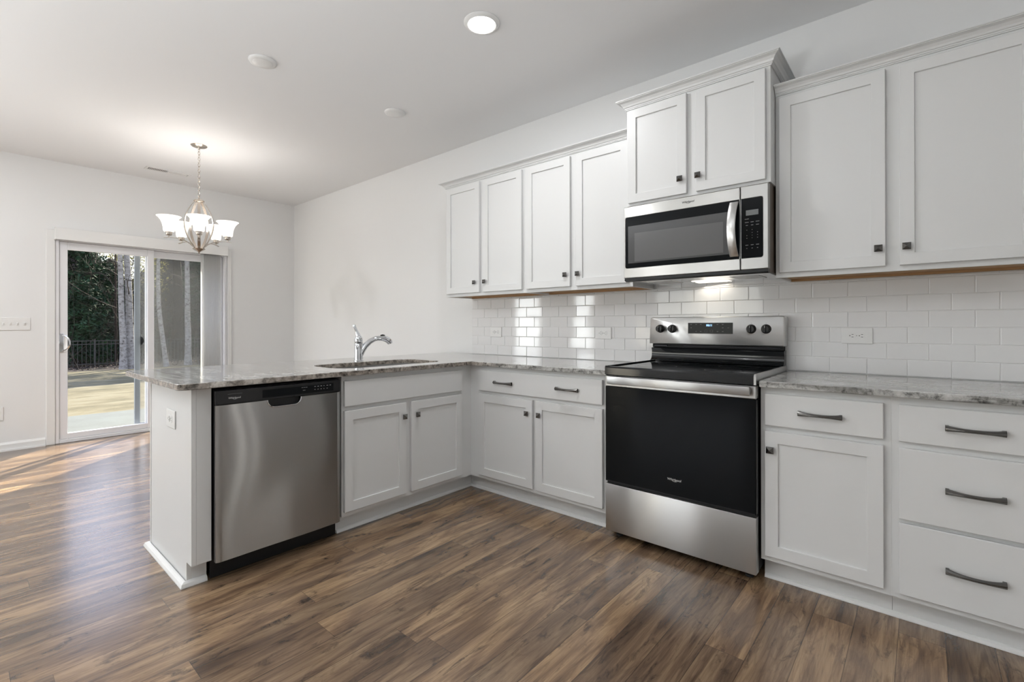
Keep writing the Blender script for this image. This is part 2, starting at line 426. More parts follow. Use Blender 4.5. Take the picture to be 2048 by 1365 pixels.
wr = MB(); wall_holes(wr, YB, 0, [(-.93, -.79, .06, .74), (-.52, -.40, .06, .74)], XR, XR+.1, 'y'); struct(wr.build('wall_right', 'wall'))  # low slots added to let the dishwasher streak lamps through
wb = MB(); wall_holes(wb, XW-.12, XR+.1, WB, YB-.12, YB, 'x'); struct(wb.build('wall_front', 'wall'))
for i, (a0, a1, z0, z1) in enumerate(WL+WB):
    f = MB(); t_ = .05
    side = i < len(WL)
    def bb(p0, p1, q0, q1, dpt=(.03, .09)):
        if side: f.box(XW-dpt[1], XW-dpt[0], p0, p1, q0, q1)
        else: f.box(p0, p1, YB-dpt[1], YB-dpt[0], q0, q1)
    bb(a0, a0+t_, z0, z1); bb(a1-t_, a1, z0, z1); bb(a0+t_, a1-t_, z0, z0+t_); bb(a0+t_, a1-t_, z1-t_, z1); bb(a0+t_, a1-t_, (z0+z1)/2-.02, (z0+z1)/2+.02)
    wn = f.build('window_%d' % (i+1), 'vinyl'); struct(wn)
    g_ = MB()
    if side: g_.quad((XW-.06, a0+t_, z0+t_), (XW-.06, a1-t_, z0+t_), (XW-.06, a1-t_, z1-t_), (XW-.06, a0+t_, z1-t_))
    else: g_.quad((a0+t_, YB-.06, z0+t_), (a1-t_, YB-.06, z0+t_), (a1-t_, YB-.06, z1-t_), (a0+t_, YB-.06, z1-t_))
    g_.build('pane', 'glass', wn)
def baseboard(name, pts_y=None, lab=None):
    y0, y1 = pts_y
    prof = [(XW, 0), (XW+.016, 0), (XW+.016, .062), (XW+.010, .070), (XW+.006, .078), (XW, .080)]
    mb = MB()
    lo = [mb.bm.verts.new((a, y0, z)) for a, z in prof]; hi = [mb.bm.verts.new((a, y1, z)) for a, z in prof]
    mb.bm.faces.new(lo); mb.bm.faces.new(hi[::-1])
    for i in range(len(prof)): mb.bm.faces.new((lo[i], hi[i], hi[(i+1) % 6], lo[(i+1) % 6]))
    # shoe
    mb.prism([(XW+.016, y0), (XW+.028, y0), (XW+.028, y1), (XW+.016, y1)], 0, .014)
    return struct(mb.build(name, 'trim'), lab)
baseboard('baseboard_left', (YB, DY0-.068), 'white baseboard left of the patio door')
baseboard('baseboard_left_corner', (DY1+.068, -.018), 'white baseboard right of the patio door')
struct(MB().box(XW+.02, -1.77, -.016, 0, 0, .08, .004).build('baseboard_back', 'trim'), 'white baseboard behind the peninsula')

# door casing
cs = MB()
for y0, y1 in ((DY0-.066, DY0), (DY1, DY1+.045)):
    cs.box(XW, XW+.018, y0, y1, 0, DZ+.065, .004)
cs.box(XW, XW+.018, DY0+.0005, DY1-.0005, DZ, DZ+.065, .004)
struct(cs.build('trim_1', 'trim'), 'white casing around the patio door')

# ------------------------------------------------------------------ patio sliding door
def patio_door():
    d = bpy.data.objects.new('door_1', None); COL.objects.link(d); d['kind'] = 'structure'; d['label'] = 'white sliding glass patio door'
    x0, x1 = XW-.11, XW+.006
    f = MB(); f.box(x0, x1, DY0+.001, DY0+.03, .001, DZ-.001, .003); f.box(x0, x1, DY1-.03, DY1-.001, .001, DZ-.001, .003)
    f.box(x0, x1, DY0+.03, DY1-.03, DZ-.04, DZ-.001, .003); f.box(x0, x1, DY0+.03, DY1-.03, .001, .035, .003)
    f.build('door_frame', 'vinyl', d)
    def panel(name, y0, y1, xa, xb, z0=.037, z1=DZ-.042, st=.06):
        m = MB(); m.box(xa, xb, y0, y0+st, z0, z1, .004); m.box(xa, xb, y1-st, y1, z0, z1, .004)
        m.box(xa, xb, y0+st, y1-st, z0, z0+.055, .004); m.box(xa, xb, y0+st, y1-st, z1-.075, z1, .004)
        p = m.build(name, 'vinyl', d)
        xm = (xa+xb)/2
        MB().quad((xm, y0+st, z0+.055), (xm, y1-st, z0+.055), (xm, y1-st, z1-.075), (xm, y0+st, z1-.075)).build('glass_pane', 'glass', p)
        return p
    sp_ = panel('sliding_panel', DY0+.032, -1.548, XW-.045, XW-.008)
    panel('fixed_panel', -1.615, DY1-.032, XW-.095, XW-.058)
    # pull handle on the sliding stile
    h = MB(); h.box(XW-.008, XW+.006, -2.318, -2.283, .90, 1.08, .003)
    pts = [(XW+.004+math.sin(a)*.045, -2.292+math.sin(a)*.048, .99+math.cos(a)*.075) for a in [PI*i/14 for i in range(15)]]
    h.tube(pts, .0075, 8); h.build('handle', 'chrome', sp_, smooth=True)
    # exterior sliding screen, parked over the fixed side
    s = MB(); xs0, xs1 = XW-.145, XW-.118; y0, y1 = -1.70, -.86
    s.box(xs0, xs1, y0, y0+.05, .035, 1.98, .003); s.box(xs0, xs1, y1-.05, y1, .035, 1.98, .003); s.box(xs0, xs1, y0+.05, y1-.05, .035, .09, .003); s.box(xs0, xs1, y0+.05, y1-.05, 1.93, 1.98, .003)
    so = s.build('screen_door', 'screenframe', d)
    MB().quad(((xs0+xs1)/2, y0+.05, .09), ((xs0+xs1)/2, y1-.05, .09), ((xs0+xs1)/2, y1-.05, 1.93), ((xs0+xs1)/2, y0+.05, 1.93)).build('insect_screen', 'screen', so)
    l = MB(); l.prism([(y0+.05+.03*math.sin(a)*1.0, .995+.045*math.cos(a)) for a in [PI*i/12 for i in range(13)]], xs1, xs1+.012, 'x')
    l.build('latch', 'blackplastic', so)
patio_door()

# ------------------------------------------------------------------ vertical blinds
def blinds():
    t = thing('vertical_blind', 'off-white vertical blinds drawn to the right side of the patio door', 'blind', (XW+.02, -1.6, 2.0))
    v = MB(); v.box(.055, .065, -.752, .765, .0, .115, .002); v.box(0, .055, -.752, -.742, 0, .115); v.box(0, .055, .755, .765, 0, .115); v.box(0, .055, -.742, .755, .108, .115)
    v.build('valance', 'trim', t)
    MB().box(.015, .045, -.735, .745, .03, .06, .003).build('head_rail', 'vinyl', t)
    for i in range(12):
        m = MB(); y = .50+i*.0160
        n = 6; P = []
        for k in range(n+1):
            u = -.04+.08*k/n; c = .004*(1-(u/.04)**2); P.append((u, c))
        a = math.radians(14)
        pts = [(.030+u*.36, y+u*.30+c) for u, c in P]
        lo = [m.bm.verts.new((p[0], p[1], -1.93)) for p in pts]; hi = [m.bm.verts.new((p[0], p[1], .03)) for p in pts]
        for k in range(n): m.bm.faces.new((lo[k], lo[k+1], hi[k+1], hi[k]))
        o = m.build('vane', 'blind', t, smooth=True, norm=False)
        sm = o.modifiers.new('s', 'SOLIDIFY'); sm.thickness = .001
blinds()

# ------------------------------------------------------------------ small wall plates
def plate(m, w_, h_, x=0, z=0, dpt=.006):
    m.box(x-w_/2, x+w_/2, -dpt, 0, z-h_/2, z+h_/2, .0035, 2)
def outlet(label, loc, rz, horiz=True, w_=.128, h_=.082, group='electrical outlets'):
    t = thing('wall_outlet', label, 'outlet', loc, rz, group)
    m = MB(); W_, H_ = (w_, h_) if horiz else (h_, w_); plate(m, W_, H_)
    m.build('cover_plate', 'plate', t)
    for s in (-1, 1):
        cx_, cz_ = (s*.0195, 0) if horiz else (0, s*.0195)
        r = MB(); pts = []
        for k in range(20):
            a = 2*PI*k/20; px_, pz_ = math.cos(a)*.0165, math.sin(a)*.0165
            if horiz: px_ = max(-.0135, min(.0135, px_))
            else: pz_ = max(-.0135, min(.0135, pz_))
            pts.append((cx_+px_, cz_+pz_))
        r.prism(pts, -.0085, -.006, 'y')
        ro = r.build('receptacle', 'plate', t)
        q = MB()
        for k in (-1, 1):
            if horiz: q.box(cx_-.0015, cx_+.0065, -.0089, -.0085, k*.0063-.0011, k*.0063+.0011)
            else: q.box(k*.0063-.0011, k*.0063+.0011, -.0089, -.0085, cz_-.0015, cz_+.0065)
        q.lathe([(.0024, -.0089), (.0024, -.0085)], (cx_-.0085, 0, 0) if horiz else (0, 0, cz_-.0085), 10, 'y')
        q.build('slots', 'slot', ro)
    MB().lathe([(.0022, -.0072), (.0022, -.006)], (0, 0, 0), 10, 'y').build('screw', 'printdim', t)
    return t

# ------------------------------------------------------------------ cabinet builders (local: x along run, -y out, origin at left end of the face plane on the floor)
def shaker(name, x0, x1, z0, z1, parent, y=0, rail=.052, dp=.020):
    m = MB(); yb = y-.001; yf = y-dp; ym = yf+.009
    b = .0016
    def fr(a, c): return [(x0+a, z0+a), (x1-a, z0+a), (x1-a, z1-a), (x0+a, z1-a)]
    levels = [(fr(0, 0), yb), (fr(0, 0), yf+b), (fr(b, 0), yf), (fr(rail-.0008, 0), yf), (fr(rail, 0), yf+.0012), (fr(rail+.0006, 0), ym)]
    rings = [[m.bm.verts.new((a, yy, c)) for a, c in L] for L, yy in levels]
    for a, c in zip(rings, rings[1:]):
        for k in range(4): m.bm.faces.new((a[k], a[(k+1) % 4], c[(k+1) % 4], c[k]))
    m.bm.faces.new(rings[-1]); m.bm.faces.new(rings[0][::-1])
    # hairline rail/stile joints
    for zz0, zz1 in ((z0, z0+rail), (z1-rail, z1)):
        for xx in (x0+rail, x1-rail): m.box(xx-.0003, xx+.0003, yf-.0001, yf+.0005, zz0+b, zz1-b)
    return m.build(name, 'cab', parent)
def slab_front(name, x0, x1, z0, z1, parent, dp=.020):
    return MB().box(x0, x1, -dp, -.001, z0, z1, .002).build(name, 'cab', parent)
def knob(parent, x, z, dp=.020, s=.0148):
    m = MB(); y = -dp
    m.lathe([(.006, y-.0002), (.0055, y-.010)], (x, 0, z), 12, 'y')
    m.loft([[(x+a*q, y-yy, z+c*q) for a, c in ((-1, -1), (1, -1), (1, 1), (-1, 1))] for q, yy in ((s*.7, .009), (s, .012), (s, .0165), (s*.9, .0175), (s*.12, .0265))])
    return m.build('knob', 'pewter', parent)
def pull(parent, x, z, L=.156, dp=.020):
    m = MB(); y = -dp; n = 20; secs = []
    for i in range(n+1):
        t = i/n; u = abs(2*t-1)
        hw = .0066+.0052*u**2.6; out = .032-.018*u**2.0; th = .0050+.003*u**3
        xx = x-L/2+L*t
        secs.append([(xx, y-out+th, z-hw), (xx, y-out+th, z+hw), (xx, y-out-th*.2, z+hw*.85), (xx, y-out-th, z+hw*.25), (xx, y-out-th, z-hw*.25), (xx, y-out-th*.2, z-hw*.85)])
    m.loft(secs)
    for s in (-1, 1):
        xe = x+s*L/2; xi = x+s*(L/2-.011)
        a, c = min(xe, xi), max(xe, xi); m.box(a, c, y-.0135, y-.0002, z-.0105, z+.0105, .0015)
    return m.build('pull', 'pewter', parent, smooth=False)

def base_carcass(t, W, depth, left=0, right=0, toe=.105, toed=.067, top=.8795, ff=.019):
    m = MB(); bk = depth
    m.box(0, .016, ff, bk, toe, top-.001); m.box(W-.016, W, ff, bk, toe, top-.001); m.box(.016, W-.016, ff, bk, toe, toe+.016); m.box(.016, W-.016, bk-.008, bk, toe+.016, top-.001)
    m.build('carcass', 'cab', t)
def face_frame(t, W, z0, z1, opens, ff=.019, mat='cab'):
    """flat frame with real openings: opens = list of (x0,x1,z0,z1) on a grid; built as stiles/rails"""
    m = MB(); xs = sorted({0, W} | {o[0] for o in opens} | {o[1] for o in opens}); zs = sorted({z0, z1} | {o[2] for o in opens} | {o[3] for o in opens})
    keep = {}
    for i in range(len(xs)-1):
        for j in range(len(zs)-1):
            cx_, cz_ = (xs[i]+xs[i+1])/2, (zs[j]+zs[j+1])/2
            if not any(o[0] < cx_ < o[1] and o[2] < cz_ < o[3] for o in opens): keep[(i, j)] = 1
    cache = {}
    def V(x, y, z):
        k = (round(x, 5), y, round(z, 5))
        if k not in cache: cache[k] = m.bm.verts.new((x, y, z))
        return cache[k]
    for (i, j) in keep:
        a, b, c, d = xs[i], xs[i+1], zs[j], zs[j+1]
        for y in (0, ff): m.bm.faces.new([V(a, y, c), V(b, y, c), V(b, y, d), V(a, y, d)])
        for (di, dj, p, q) in ((-1, 0, (a, c), (a, d)), (1, 0, (b, c), (b, d)), (0, -1, (a, c), (b, c)), (0, 1, (a, d), (b, d))):
            if (i+di, j+dj) not in keep: m.bm.faces.new([V(p[0], 0, p[1]), V(q[0], 0, q[1]), V(q[0], ff, q[1]), V(p[0], ff, p[1])])
    return m.build('face_frame', mat, t)
def toe_kick(t, x0, x1, z1=.1045, toed=.067, x=0):
    MB().box(x0, x1, toed, toed+.016, .001, z1).build('toe_kick', 'cab', t)

YF = -.61; PX = -1.0965
UY = -.305
Z_D1, Z_D0, Z_O1, Z_O0 = .851, .711, .686, .131
# ---- base cabinet left of the range
bl = thing('base_cabinet', 'white base cabinet left of the range, two doors under one wide drawer', 'cabinet', (PX, YF, 0), 0, 'white base cabinets')
W = -.012-PX
base_carcass(bl, W, .60)
ox = -PX
face_frame(bl, W, .105, .8795, [(ox-.985, ox-.055, .725, .835), (ox-.985, ox-.555, .15, .67), (ox-.490, ox-.055, .15, .67)])
dr = slab_front('drawer', ox-1.003, ox-.037, Z_D0, Z_D1, bl)
pull(dr, ox-.773, .777); pull(dr, ox-.270, .778)
d_ = shaker('door', ox-1.003, ox-.535, Z_O0, Z_O1, bl); knob(d_, ox-.573, .602)
d_ = shaker('door', ox-.509, ox-.037, Z_O0, Z_O1, bl); knob(d_, ox-.477, .602)
toe_kick(bl, -.066, W)
# ---- sink base in the peninsula (rotated: local x -> +y, out -> +x)
sb = thing('sink_base_cabinet', 'white sink cabinet in the peninsula beside the dishwasher', 'cabinet', (PX, -1.600, 0), PI/2, 'white base cabinets')
base_carcass(sb, .986, .64); oy = 1.600
face_frame(sb, .990, .105, .8795, [(.03, .87, .725, .835), (.03, .40, .15, .67), (.48, .87, .15, .67)])
slab_front('false_drawer_front', oy-1.5905, oy-.7125, Z_D0, Z_D1, sb)
d_ = shaker('door', oy-1.5905, oy-1.180, Z_O0, Z_O1, sb); knob(d_, oy-1.199, .603)
d_ = shaker('door', oy-1.1414, oy-.7136, Z_O0, Z_O1, sb); knob(d_, oy-1.100, .603)
toe_kick(sb, .0, 1.0565)
# ---- right of the range
ra = thing('base_cabinet', 'narrow white base cabinet right of the range with one drawer and one door', 'cabinet', (.764, YF, 0), 0, 'white base cabinets')
base_carcass(ra, .4600, .60); face_frame(ra, .4602, .105, .8795, [(.035, .425, .73, .83), (.035, .425, .15, .665)])
dr = slab_front('drawer', .784-.764, 1.2015-.764, Z_D0, Z_D1, ra); pull(dr, .992-.764, .779)
d_ = shaker('door', .784-.764, 1.2015-.764, Z_O0, Z_O1, ra); knob(d_, .807-.764, .605)
toe_kick(ra, .0, .4595)
rb = thing('base_cabinet', 'white base cabinet with a stack of three drawers, far right', 'cabinet', (1.2245, YF, 0), 0, 'white base cabinets')
base_carcass(rb, .465, .60); face_frame(rb, .465, .105, .8795, [(.035, .43, .73, .83), (.035, .43, .43, .66), (.035, .43, .15, .38)])
for z0, z1, zp in ((Z_D0, Z_D1, .781), (.416, .686, .552), (.129, .400, .2635)):
    dr = slab_front('drawer', 1.248-1.2245, 1.666-1.2245, z0, z1, rb); pull(dr, 1.457-1.2245, zp)
toe_kick(rb, 0, .465)

# ---- peninsula end panel
ep = thing('peninsula_end_panel', 'white panel closing the end of the peninsula beside the dishwasher', 'panel', (PX, -2.308, 0))
m = MB(); m.prism([(-.650, .0), (-.067, .0), (-.067, .105), (0, .105), (0, .8795), (-.650, .8795)], 0, .018, 'y'); m.build('side_panel', 'cab', ep)
MB().box(-.02, -.0005, .0185, .078, .105, .8795, .001).build('filler_strip', 'cab', ep)
MB().box(-.083, -.0675, .0185, .078, .001, .1045).build('toe_kick', 'cab', ep)
MB().box(-.664, -.6505, -.004, .020, .016, .8795, .002).build('corner_trim', 'trim', ep)
outlet('white outlet plate on the end panel of the peninsula', (-1.385, -2.3082, .716), 0, True, .134, .086)
# peninsula back panel (towards the patio)
tag(MB().box(PX-.664, PX-.6505, -2.283, -.002, .001, .8795).build('peninsula_back_panel', 'cab'), 'white panel along the dining side of the peninsula', 'panel')

# ---- shoe mouldings
def shoe(name, path, lab, hh=.019, dd=.014, closed=False):
    """quarter round running along path; outward is to the right of travel"""
    m = MB(); n = len(path); P = [Vector(p) for p in path]; secs = []
    prof = [(0, .0006), (dd, .0006), (dd, .005), (dd*.8, hh*.72), (dd*.35, hh*.97), (0, hh)]
    for i in range(n):
        a = (P[i]-P[i-1]).normalized() if i else None; b = (P[i+1]-P[i]).normalized() if i < n-1 else None
        na = Vector((a.y, -a.x)) if a else None; nb = Vector((b.y, -b.x)) if b else None
        if na is None: o_ = nb
        elif nb is None: o_ = na
        else: o_ = (na+nb)/(1+na.dot(nb))
        secs.append([(P[i].x+o_.x*d, P[i].y+o_.y*d, z) for d, z in prof])
    m.loft(secs); return struct(m.build(name, 'trim'), lab)
TX = PX-.067; TY = YF+.067
shoe('trim_2', [(TX, -1.598), (TX, TY), (-.014, TY)][::1], 'white shoe moulding under the sink cabinet and corner')
shoe('trim_3', [(.766, TY), (1.6895, TY)], 'white shoe moulding right of the range')
shoe('trim_4', [(PX-.666, -2.2), (PX-.666, -2.313), (TX, -2.313), (TX, -2.232)], 'white shoe moulding around the end of the peninsula', hh=.024, dd=.022)

# ------------------------------------------------------------------ countertops
def offset_loop(P, d):
    n = len(P); out = []
    for i in range(n):
        a = (P[i]-P[i-1]).normalized(); b = (P[(i+1) % n]-P[i]).normalized()
        na = Vector((-a.y, a.x)); nb = Vector((-b.y, b.x)); den = 1+na.dot(nb)
        out.append(P[i]+(na+nb)/max(den, .2)*d)
    return out
def round_poly(pts, radii, seg=6):
    P = [Vector(p) for p in pts]; n = len(P); out = []
    for i in range(n):
        r = radii[i]
        if r <= 0: out.append(P[i]); continue
        a = (P[i-1]-P[i]).normalized(); b = (P[(i+1) % n]-P[i]).normalized()
        s0, s1 = P[i]+a*r, P[i]+b*r
        for k in range(seg+1):
            t = k/seg; out.append(s0*(1-t)**2+P[i]*2*t*(1-t)+s1*t*t)
    return out
def slab(outer, hole, z0, z1, b=.003):
    """outer CCW, hole CCW"""
    m = MB(); bm = m.bm
    def ring(P, z): return [bm.verts.new((p.x, p.y, z)) for p in P]
    def sk(a, c):
        n = len(a)
        for k in range(n): bm.faces.new((a[k], a[(k+1) % n], c[(k+1) % n], c[k]))
    edges = []
    o_in = offset_loop(outer, b)
    r = [ring(o_in, z1), ring(outer, z1-b), ring(outer, z0+b), ring(o_in, z0)]
    for a, c in zip(r, r[1:]): sk(a, c)
    tops = [r[0]]; bots = [r[-1]]
    if hole:
        h_out = offset_loop(hole, -b)
        q = [ring(h_out, z1), ring(hole, z1-b), ring(hole, z0+b), ring(hole, z0)]
        for a, c in zip(q, q[1:]): sk(a, c)
        tops.append(q[0]); bots.append(q[-1])
    for L in (tops, bots):
        es = []
        for rg in L:
            for k in range(len(rg)): es.append(bm.edges.get((rg[k], rg[(k+1) % len(rg)])))
        bmesh.ops.triangle_fill(bm, use_beauty=True, use_dissolve=False, edges=es)
    return m
CT, CB = .908, .880
CE = -.649; PCX = PX+.037
outer = round_poly([(-.002, -.0105), (-2.036, -.0105), (-2.036, -2.367), (PCX, -2.367), (PCX, CE), (-.002, CE)], [0, 0, .03, .035, .012, .003])
sink_hole = round_poly([(-1.60, -1.545), (-1.19, -1.545), (-1.19, -.765), (-1.60, -.765)], [.14, .14, .14, .14], 8)
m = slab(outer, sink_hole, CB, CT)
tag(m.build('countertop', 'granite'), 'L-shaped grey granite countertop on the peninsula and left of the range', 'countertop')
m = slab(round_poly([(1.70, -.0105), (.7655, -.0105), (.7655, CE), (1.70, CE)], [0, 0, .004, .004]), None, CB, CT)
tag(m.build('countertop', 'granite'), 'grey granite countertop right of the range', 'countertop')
# sink
sk_ = thing('sink', 'undermount stainless sink set in the peninsula countertop', 'sink', (-1.395, -1.155, .879))
m = MB()
def rr(hx, hy, r, z): return [(p.x, p.y, z) for p in round_poly([(-hx, -hy), (hx, -hy), (hx, hy), (-hx, hy)], [r]*4, 8)]
m.loft([rr(.232, .415, .14, 0), rr(.206, .391, .135, -.0), rr(.203, .388, .13, -.17), rr(.18, .365, .1, -.20), rr(.05, .05, .04, -.205)], cap=False)
m.bm.faces.new([v for v in list(m.bm.verts)[-36:]])
m.build('basin', 'steelbasin', sk_, smooth=True)
MB().lathe([(.045, -.2035), (.040, -.2005), (.02, -.203)], (0, 0, 0), 24).build('drain', 'chrome', sk_, smooth=True)

# ------------------------------------------------------------------ faucet
fc = thing('kitchen_faucet', 'chrome pull-out faucet standing behind the sink', 'faucet', (-1.690, -1.130, CT))
m = MB(); m.lathe([(.033, .0005), (.033, .004), (.029, .008), (.0275, .05), (.0275, .118), (.0265, .120), (.0265, .124), (.0275, .126), (.027, .155), (.022, .172), (.012, .182), (.004, .185)], seg=32)
m.build('body', 'chrome', fc, smooth=True)
m = MB(); m.tube([(0, 0, .160), (-.002, -.004, .185), (-.006, -.010, .205), (-.012, -.017, .228), (-.018, -.024, .248), (-.020, -.027, .256)], [(.020, .020), (.016, .015), (.012, .009), (.010, .007), (.0125, .008), (.007, .004)], 14)
m.build('lever', 'chrome', fc, smooth=True)
u = Vector((.26, .966, 0)).normalized()
def fp(r_, z): return tuple(u*r_+Vector((0, 0, z)))
m = MB(); m.tube([fp(-.004, .010), fp(.006, .035), fp(.022, .072), (fp(.048, .108)), fp(.078, .135), fp(.108, .151), fp(.135, .157), fp(.160, .157)], [.021, .022, .022, .0205, .0185, .0175, .0175, .018], 16)
m.build('spout', 'chrome', fc, smooth=True)
m = MB(); m.tube([fp(.155, .158), fp(.176, .157), fp(.196, .152), fp(.213, .142), fp(.224, .129), fp(.228, .118)], [.0180, .0205, .022, .022, .0205, .018], 16)
so = m.build('spray_head', 'chrome', fc, smooth=True)
m = MB(); m.tube([fp(.157, .177), fp(.172, .179), fp(.188, .176)], [.005, .0065, .005], 8); m.build('spray_button', 'blackplastic', so, smooth=True)
# ------------------------------------------------------------------ backsplash tile (real tiles with pressed edges, slight tilt from hand setting)
def backsplash():
    tp, rh = .1560, .0780; g = .0016; zj = .9879; X0 = .9498; rnd = random.Random(3)
    t = thing('tile_backsplash', 'white glossy subway tile backsplash along the kitchen wall', 'backsplash', (0, 0, 0))
    # grout bed
    MB().box(-1.698, 1.69, -.0060, -.0004, .9085, 1.3895).build('grout', 'grout', t)
    MB().box(.003, .757, -.0060, -.0004, 1.3897, 1.50).build('grout', 'grout', t)
    MB().box(.003, .757, -.0060, -.0004, .70, .9083).build('grout', 'grout', t)
    m = MB()
    def tile(x0, x1, z0, z1):
        if x1-x0 < .008 or z1-z0 < .006: return
        e = .0028; yb, ym, yf = -.0055, -.0078, -.0092
        tx, tz = rnd.gauss(0, .0022), rnd.gauss(0, .0018)
        cx_, cz_ = (x0+x1)/2, (z0+z1)/2
        def Y(x, z, y): return y+(x-cx_)*tx+(z-cz_)*tz
        L = [((x0, x1, z0, z1), yb), ((x0, x1, z0, z1), ym), ((x0+e*.35, x1-e*.35, z0+e*.35, z1-e*.35), yf+.0005), ((x0+e, x1-e, z0+e, z1-e), yf)]
        R = []
        for (a, b, c, d), y in L: R.append([m.bm.verts.new((p, Y(p, q, y) if y != yb else y, q)) for p, q in ((a, c), (b, c), (b, d), (a, d))])
        for a, b in zip(R, R[1:]):
            for k in range(4): m.bm.faces.new((a[k], a[(k+1) % 4], b[(k+1) % 4], b[k]))
        m.bm.faces.new(R[-1])
    for r in range(-3, 8):
        z0, z1 = zj+(r-1)*rh+g/2, zj+r*rh-g/2
        for k in range(-19, 8):
            x0 = X0+(k+(.5 if r % 2 else 0))*tp+g/2; x1 = x0+tp-g
            if r <= 0 and r > -3 or r > 6: pass
            # clip regions
            def clip(xa, xb, za, zb): tile(max(x0, xa), min(x1, xb), max(z0, za), min(z1, zb))
            if z1 > .9095 and z0 < 1.388: 
                clip(-1.697, 1.69, .9095, 1.388)
            if z0 < .9095: clip(.006, .754, .70, .9085)
            if z1 > 1.388: clip(.006, .754, 1.390, 1.50)
    o = m.build('tiles', 'tile', t)
backsplash()
for lab, xx in (('white outlet in the tile below the first cabinet doors, near the corner', -1.408), ('white outlet in the tile just left of the range', -.385), ('white outlet in the tile right of the range', 1.065)):
    outlet(lab, (xx, -.0093, 1.1015), 0, True, .130, .082)
o = outlet('white outlet plate low on the far wall left of the patio door', (XW+.0005, -2.735, .348), PI/2, False, .125, .088)
sw = thing('light_switch', 'white four-gang switch plate on the wall left of the patio door', 'light switch', (XW+.0005, -2.625, 1.178), PI/2)
m = MB(); plate(m, .22, .122); m.build('cover_plate', 'plate', sw)
for k in range(4):
    xx = -.069+k*.046
    m = MB(); m.box(xx-.007, xx+.007, -.0105, -.006, -.013, .013, .0015); m.box(xx-.0045, xx+.0045, -.017, -.0105, -.002, .010, .001); m.build('toggle', 'plate', sw)

# ------------------------------------------------------------------ upper cabinets
def upper(label, x0, x1, y, z0, z1, doors, zd0, zd1, knobs, depth, side_mat='cab'):
    t = thing('wall_cabinet', label, 'cabinet', (x0, y, z0), 0, 'white wall cabinets')
    W = x1-x0; Hh = z1-z0; bk = depth
    m = MB(); m.box(0, .014, .0195, bk, 0, Hh); m.box(W-.014, W, .0195, bk, 0, Hh); m.box(.014, W-.014, .0195, bk, Hh-.014, Hh)
    m.build('sides', 'cab', t)
    m = MB(); m.box(.0145, W-.0145, .0195, bk, .012, .026); m.box(.0145, W-.0145, bk-.02, bk-.001, .0005, .0118); m.box(.0145, W-.0145, .0195, .03, .0005, .0118)
    m.build('bottom_panel', 'cabin', t)
    ops = [(a-x0+.015, b-x0-.015, zd0-z0+.015, zd1-z0-.015) for a, b in doors]
    face_frame(t, W, 0, Hh, ops)
    for (a, b), kx in zip(doors, knobs[0]):
        d_ = shaker('door', a-x0, b-x0, zd0-z0, zd1-z0, t, rail=.050); knob(d_, kx-x0, knobs[1]-z0)
    return t
upper('white two-door wall cabinet at the left end, over the corner tile', -1.700, -.8615, UY, 1.391, 2.300, [(-1.678, -1.299), (-1.255, -.871)], 1.415, 2.280, ([-1.345, -1.235], 1.494), .303)
upper('white two-door wall cabinet immediately left of the microwave', -.861, -.012, UY, 1.391, 2.300, [(-.827, -.455), (-.409, -.035)], 1.415, 2.280, ([-.489, -.391], 1.494), .303)
upper('short white two-door wall cabinet raised above the microwave', 0.0, .7605, -.40, 1.852, 2.421, [(.014, .3565), (.4066, .7404)], 1.866, 2.405, ([.3245, .4205], 1.947), .398)
upper('large white two-door wall cabinet right of the microwave', .7625, 1.676, UY, 1.391, 2.300, [(.781, 1.195), (1.243, 1.657)], 1.414, 2.278, ([1.171, 1.267], 1.492), .303)

def crown(path, z, label, h=.043, p=.048):
    prof = [(-.004, 0), (.006, 0), (.006, .004), (.010, .0055), (.010, .010), (.015, .0125), (.019, .020), (.028, .0295), (.040, .0345), (.043, .0350), (.043, .0375), (.048, .0385), (.048, .043), (-.004, .043)]
    m = MB(); P = [Vector(q) for q in path]; n = len(P); secs = []
    for i in range(n):
        a = (P[i]-P[i-1]).normalized() if i else None; b = (P[i+1]-P[i]).normalized() if i < n-1 else None
        na = Vector((a.y, -a.x)) if a else None; nb = Vector((b.y, -b.x)) if b else None
        o_ = nb if na is None else (na if nb is None else (na+nb)/(1+na.dot(nb)))
        secs.append([(P[i].x+o_.x*d, P[i].y+o_.y*d, z+zz*h/.043) for d, zz in prof])
    m.loft(secs)
    return tag(m.build('crown_molding', 'cab'), label, 'crown molding', 'crown moldings on the wall cabinets')
crown([(-1.7005, -.001), (-1.7005, UY-.0005), (-.0025, UY-.0005)], 2.2945, 'white crown molding along the left run of wall cabinets')
crown([(-.0005, -.001), (-.0005, -.4005), (.761, -.4005), (.761, -.001)], 2.4155, 'white crown molding wrapping the raised cabinet over the microwave', h=.052)
crown([(.763, UY-.0005), (1.677, UY-.0005), (1.677, -.001)], 2.2945, 'white crown molding along the large right wall cabinet')
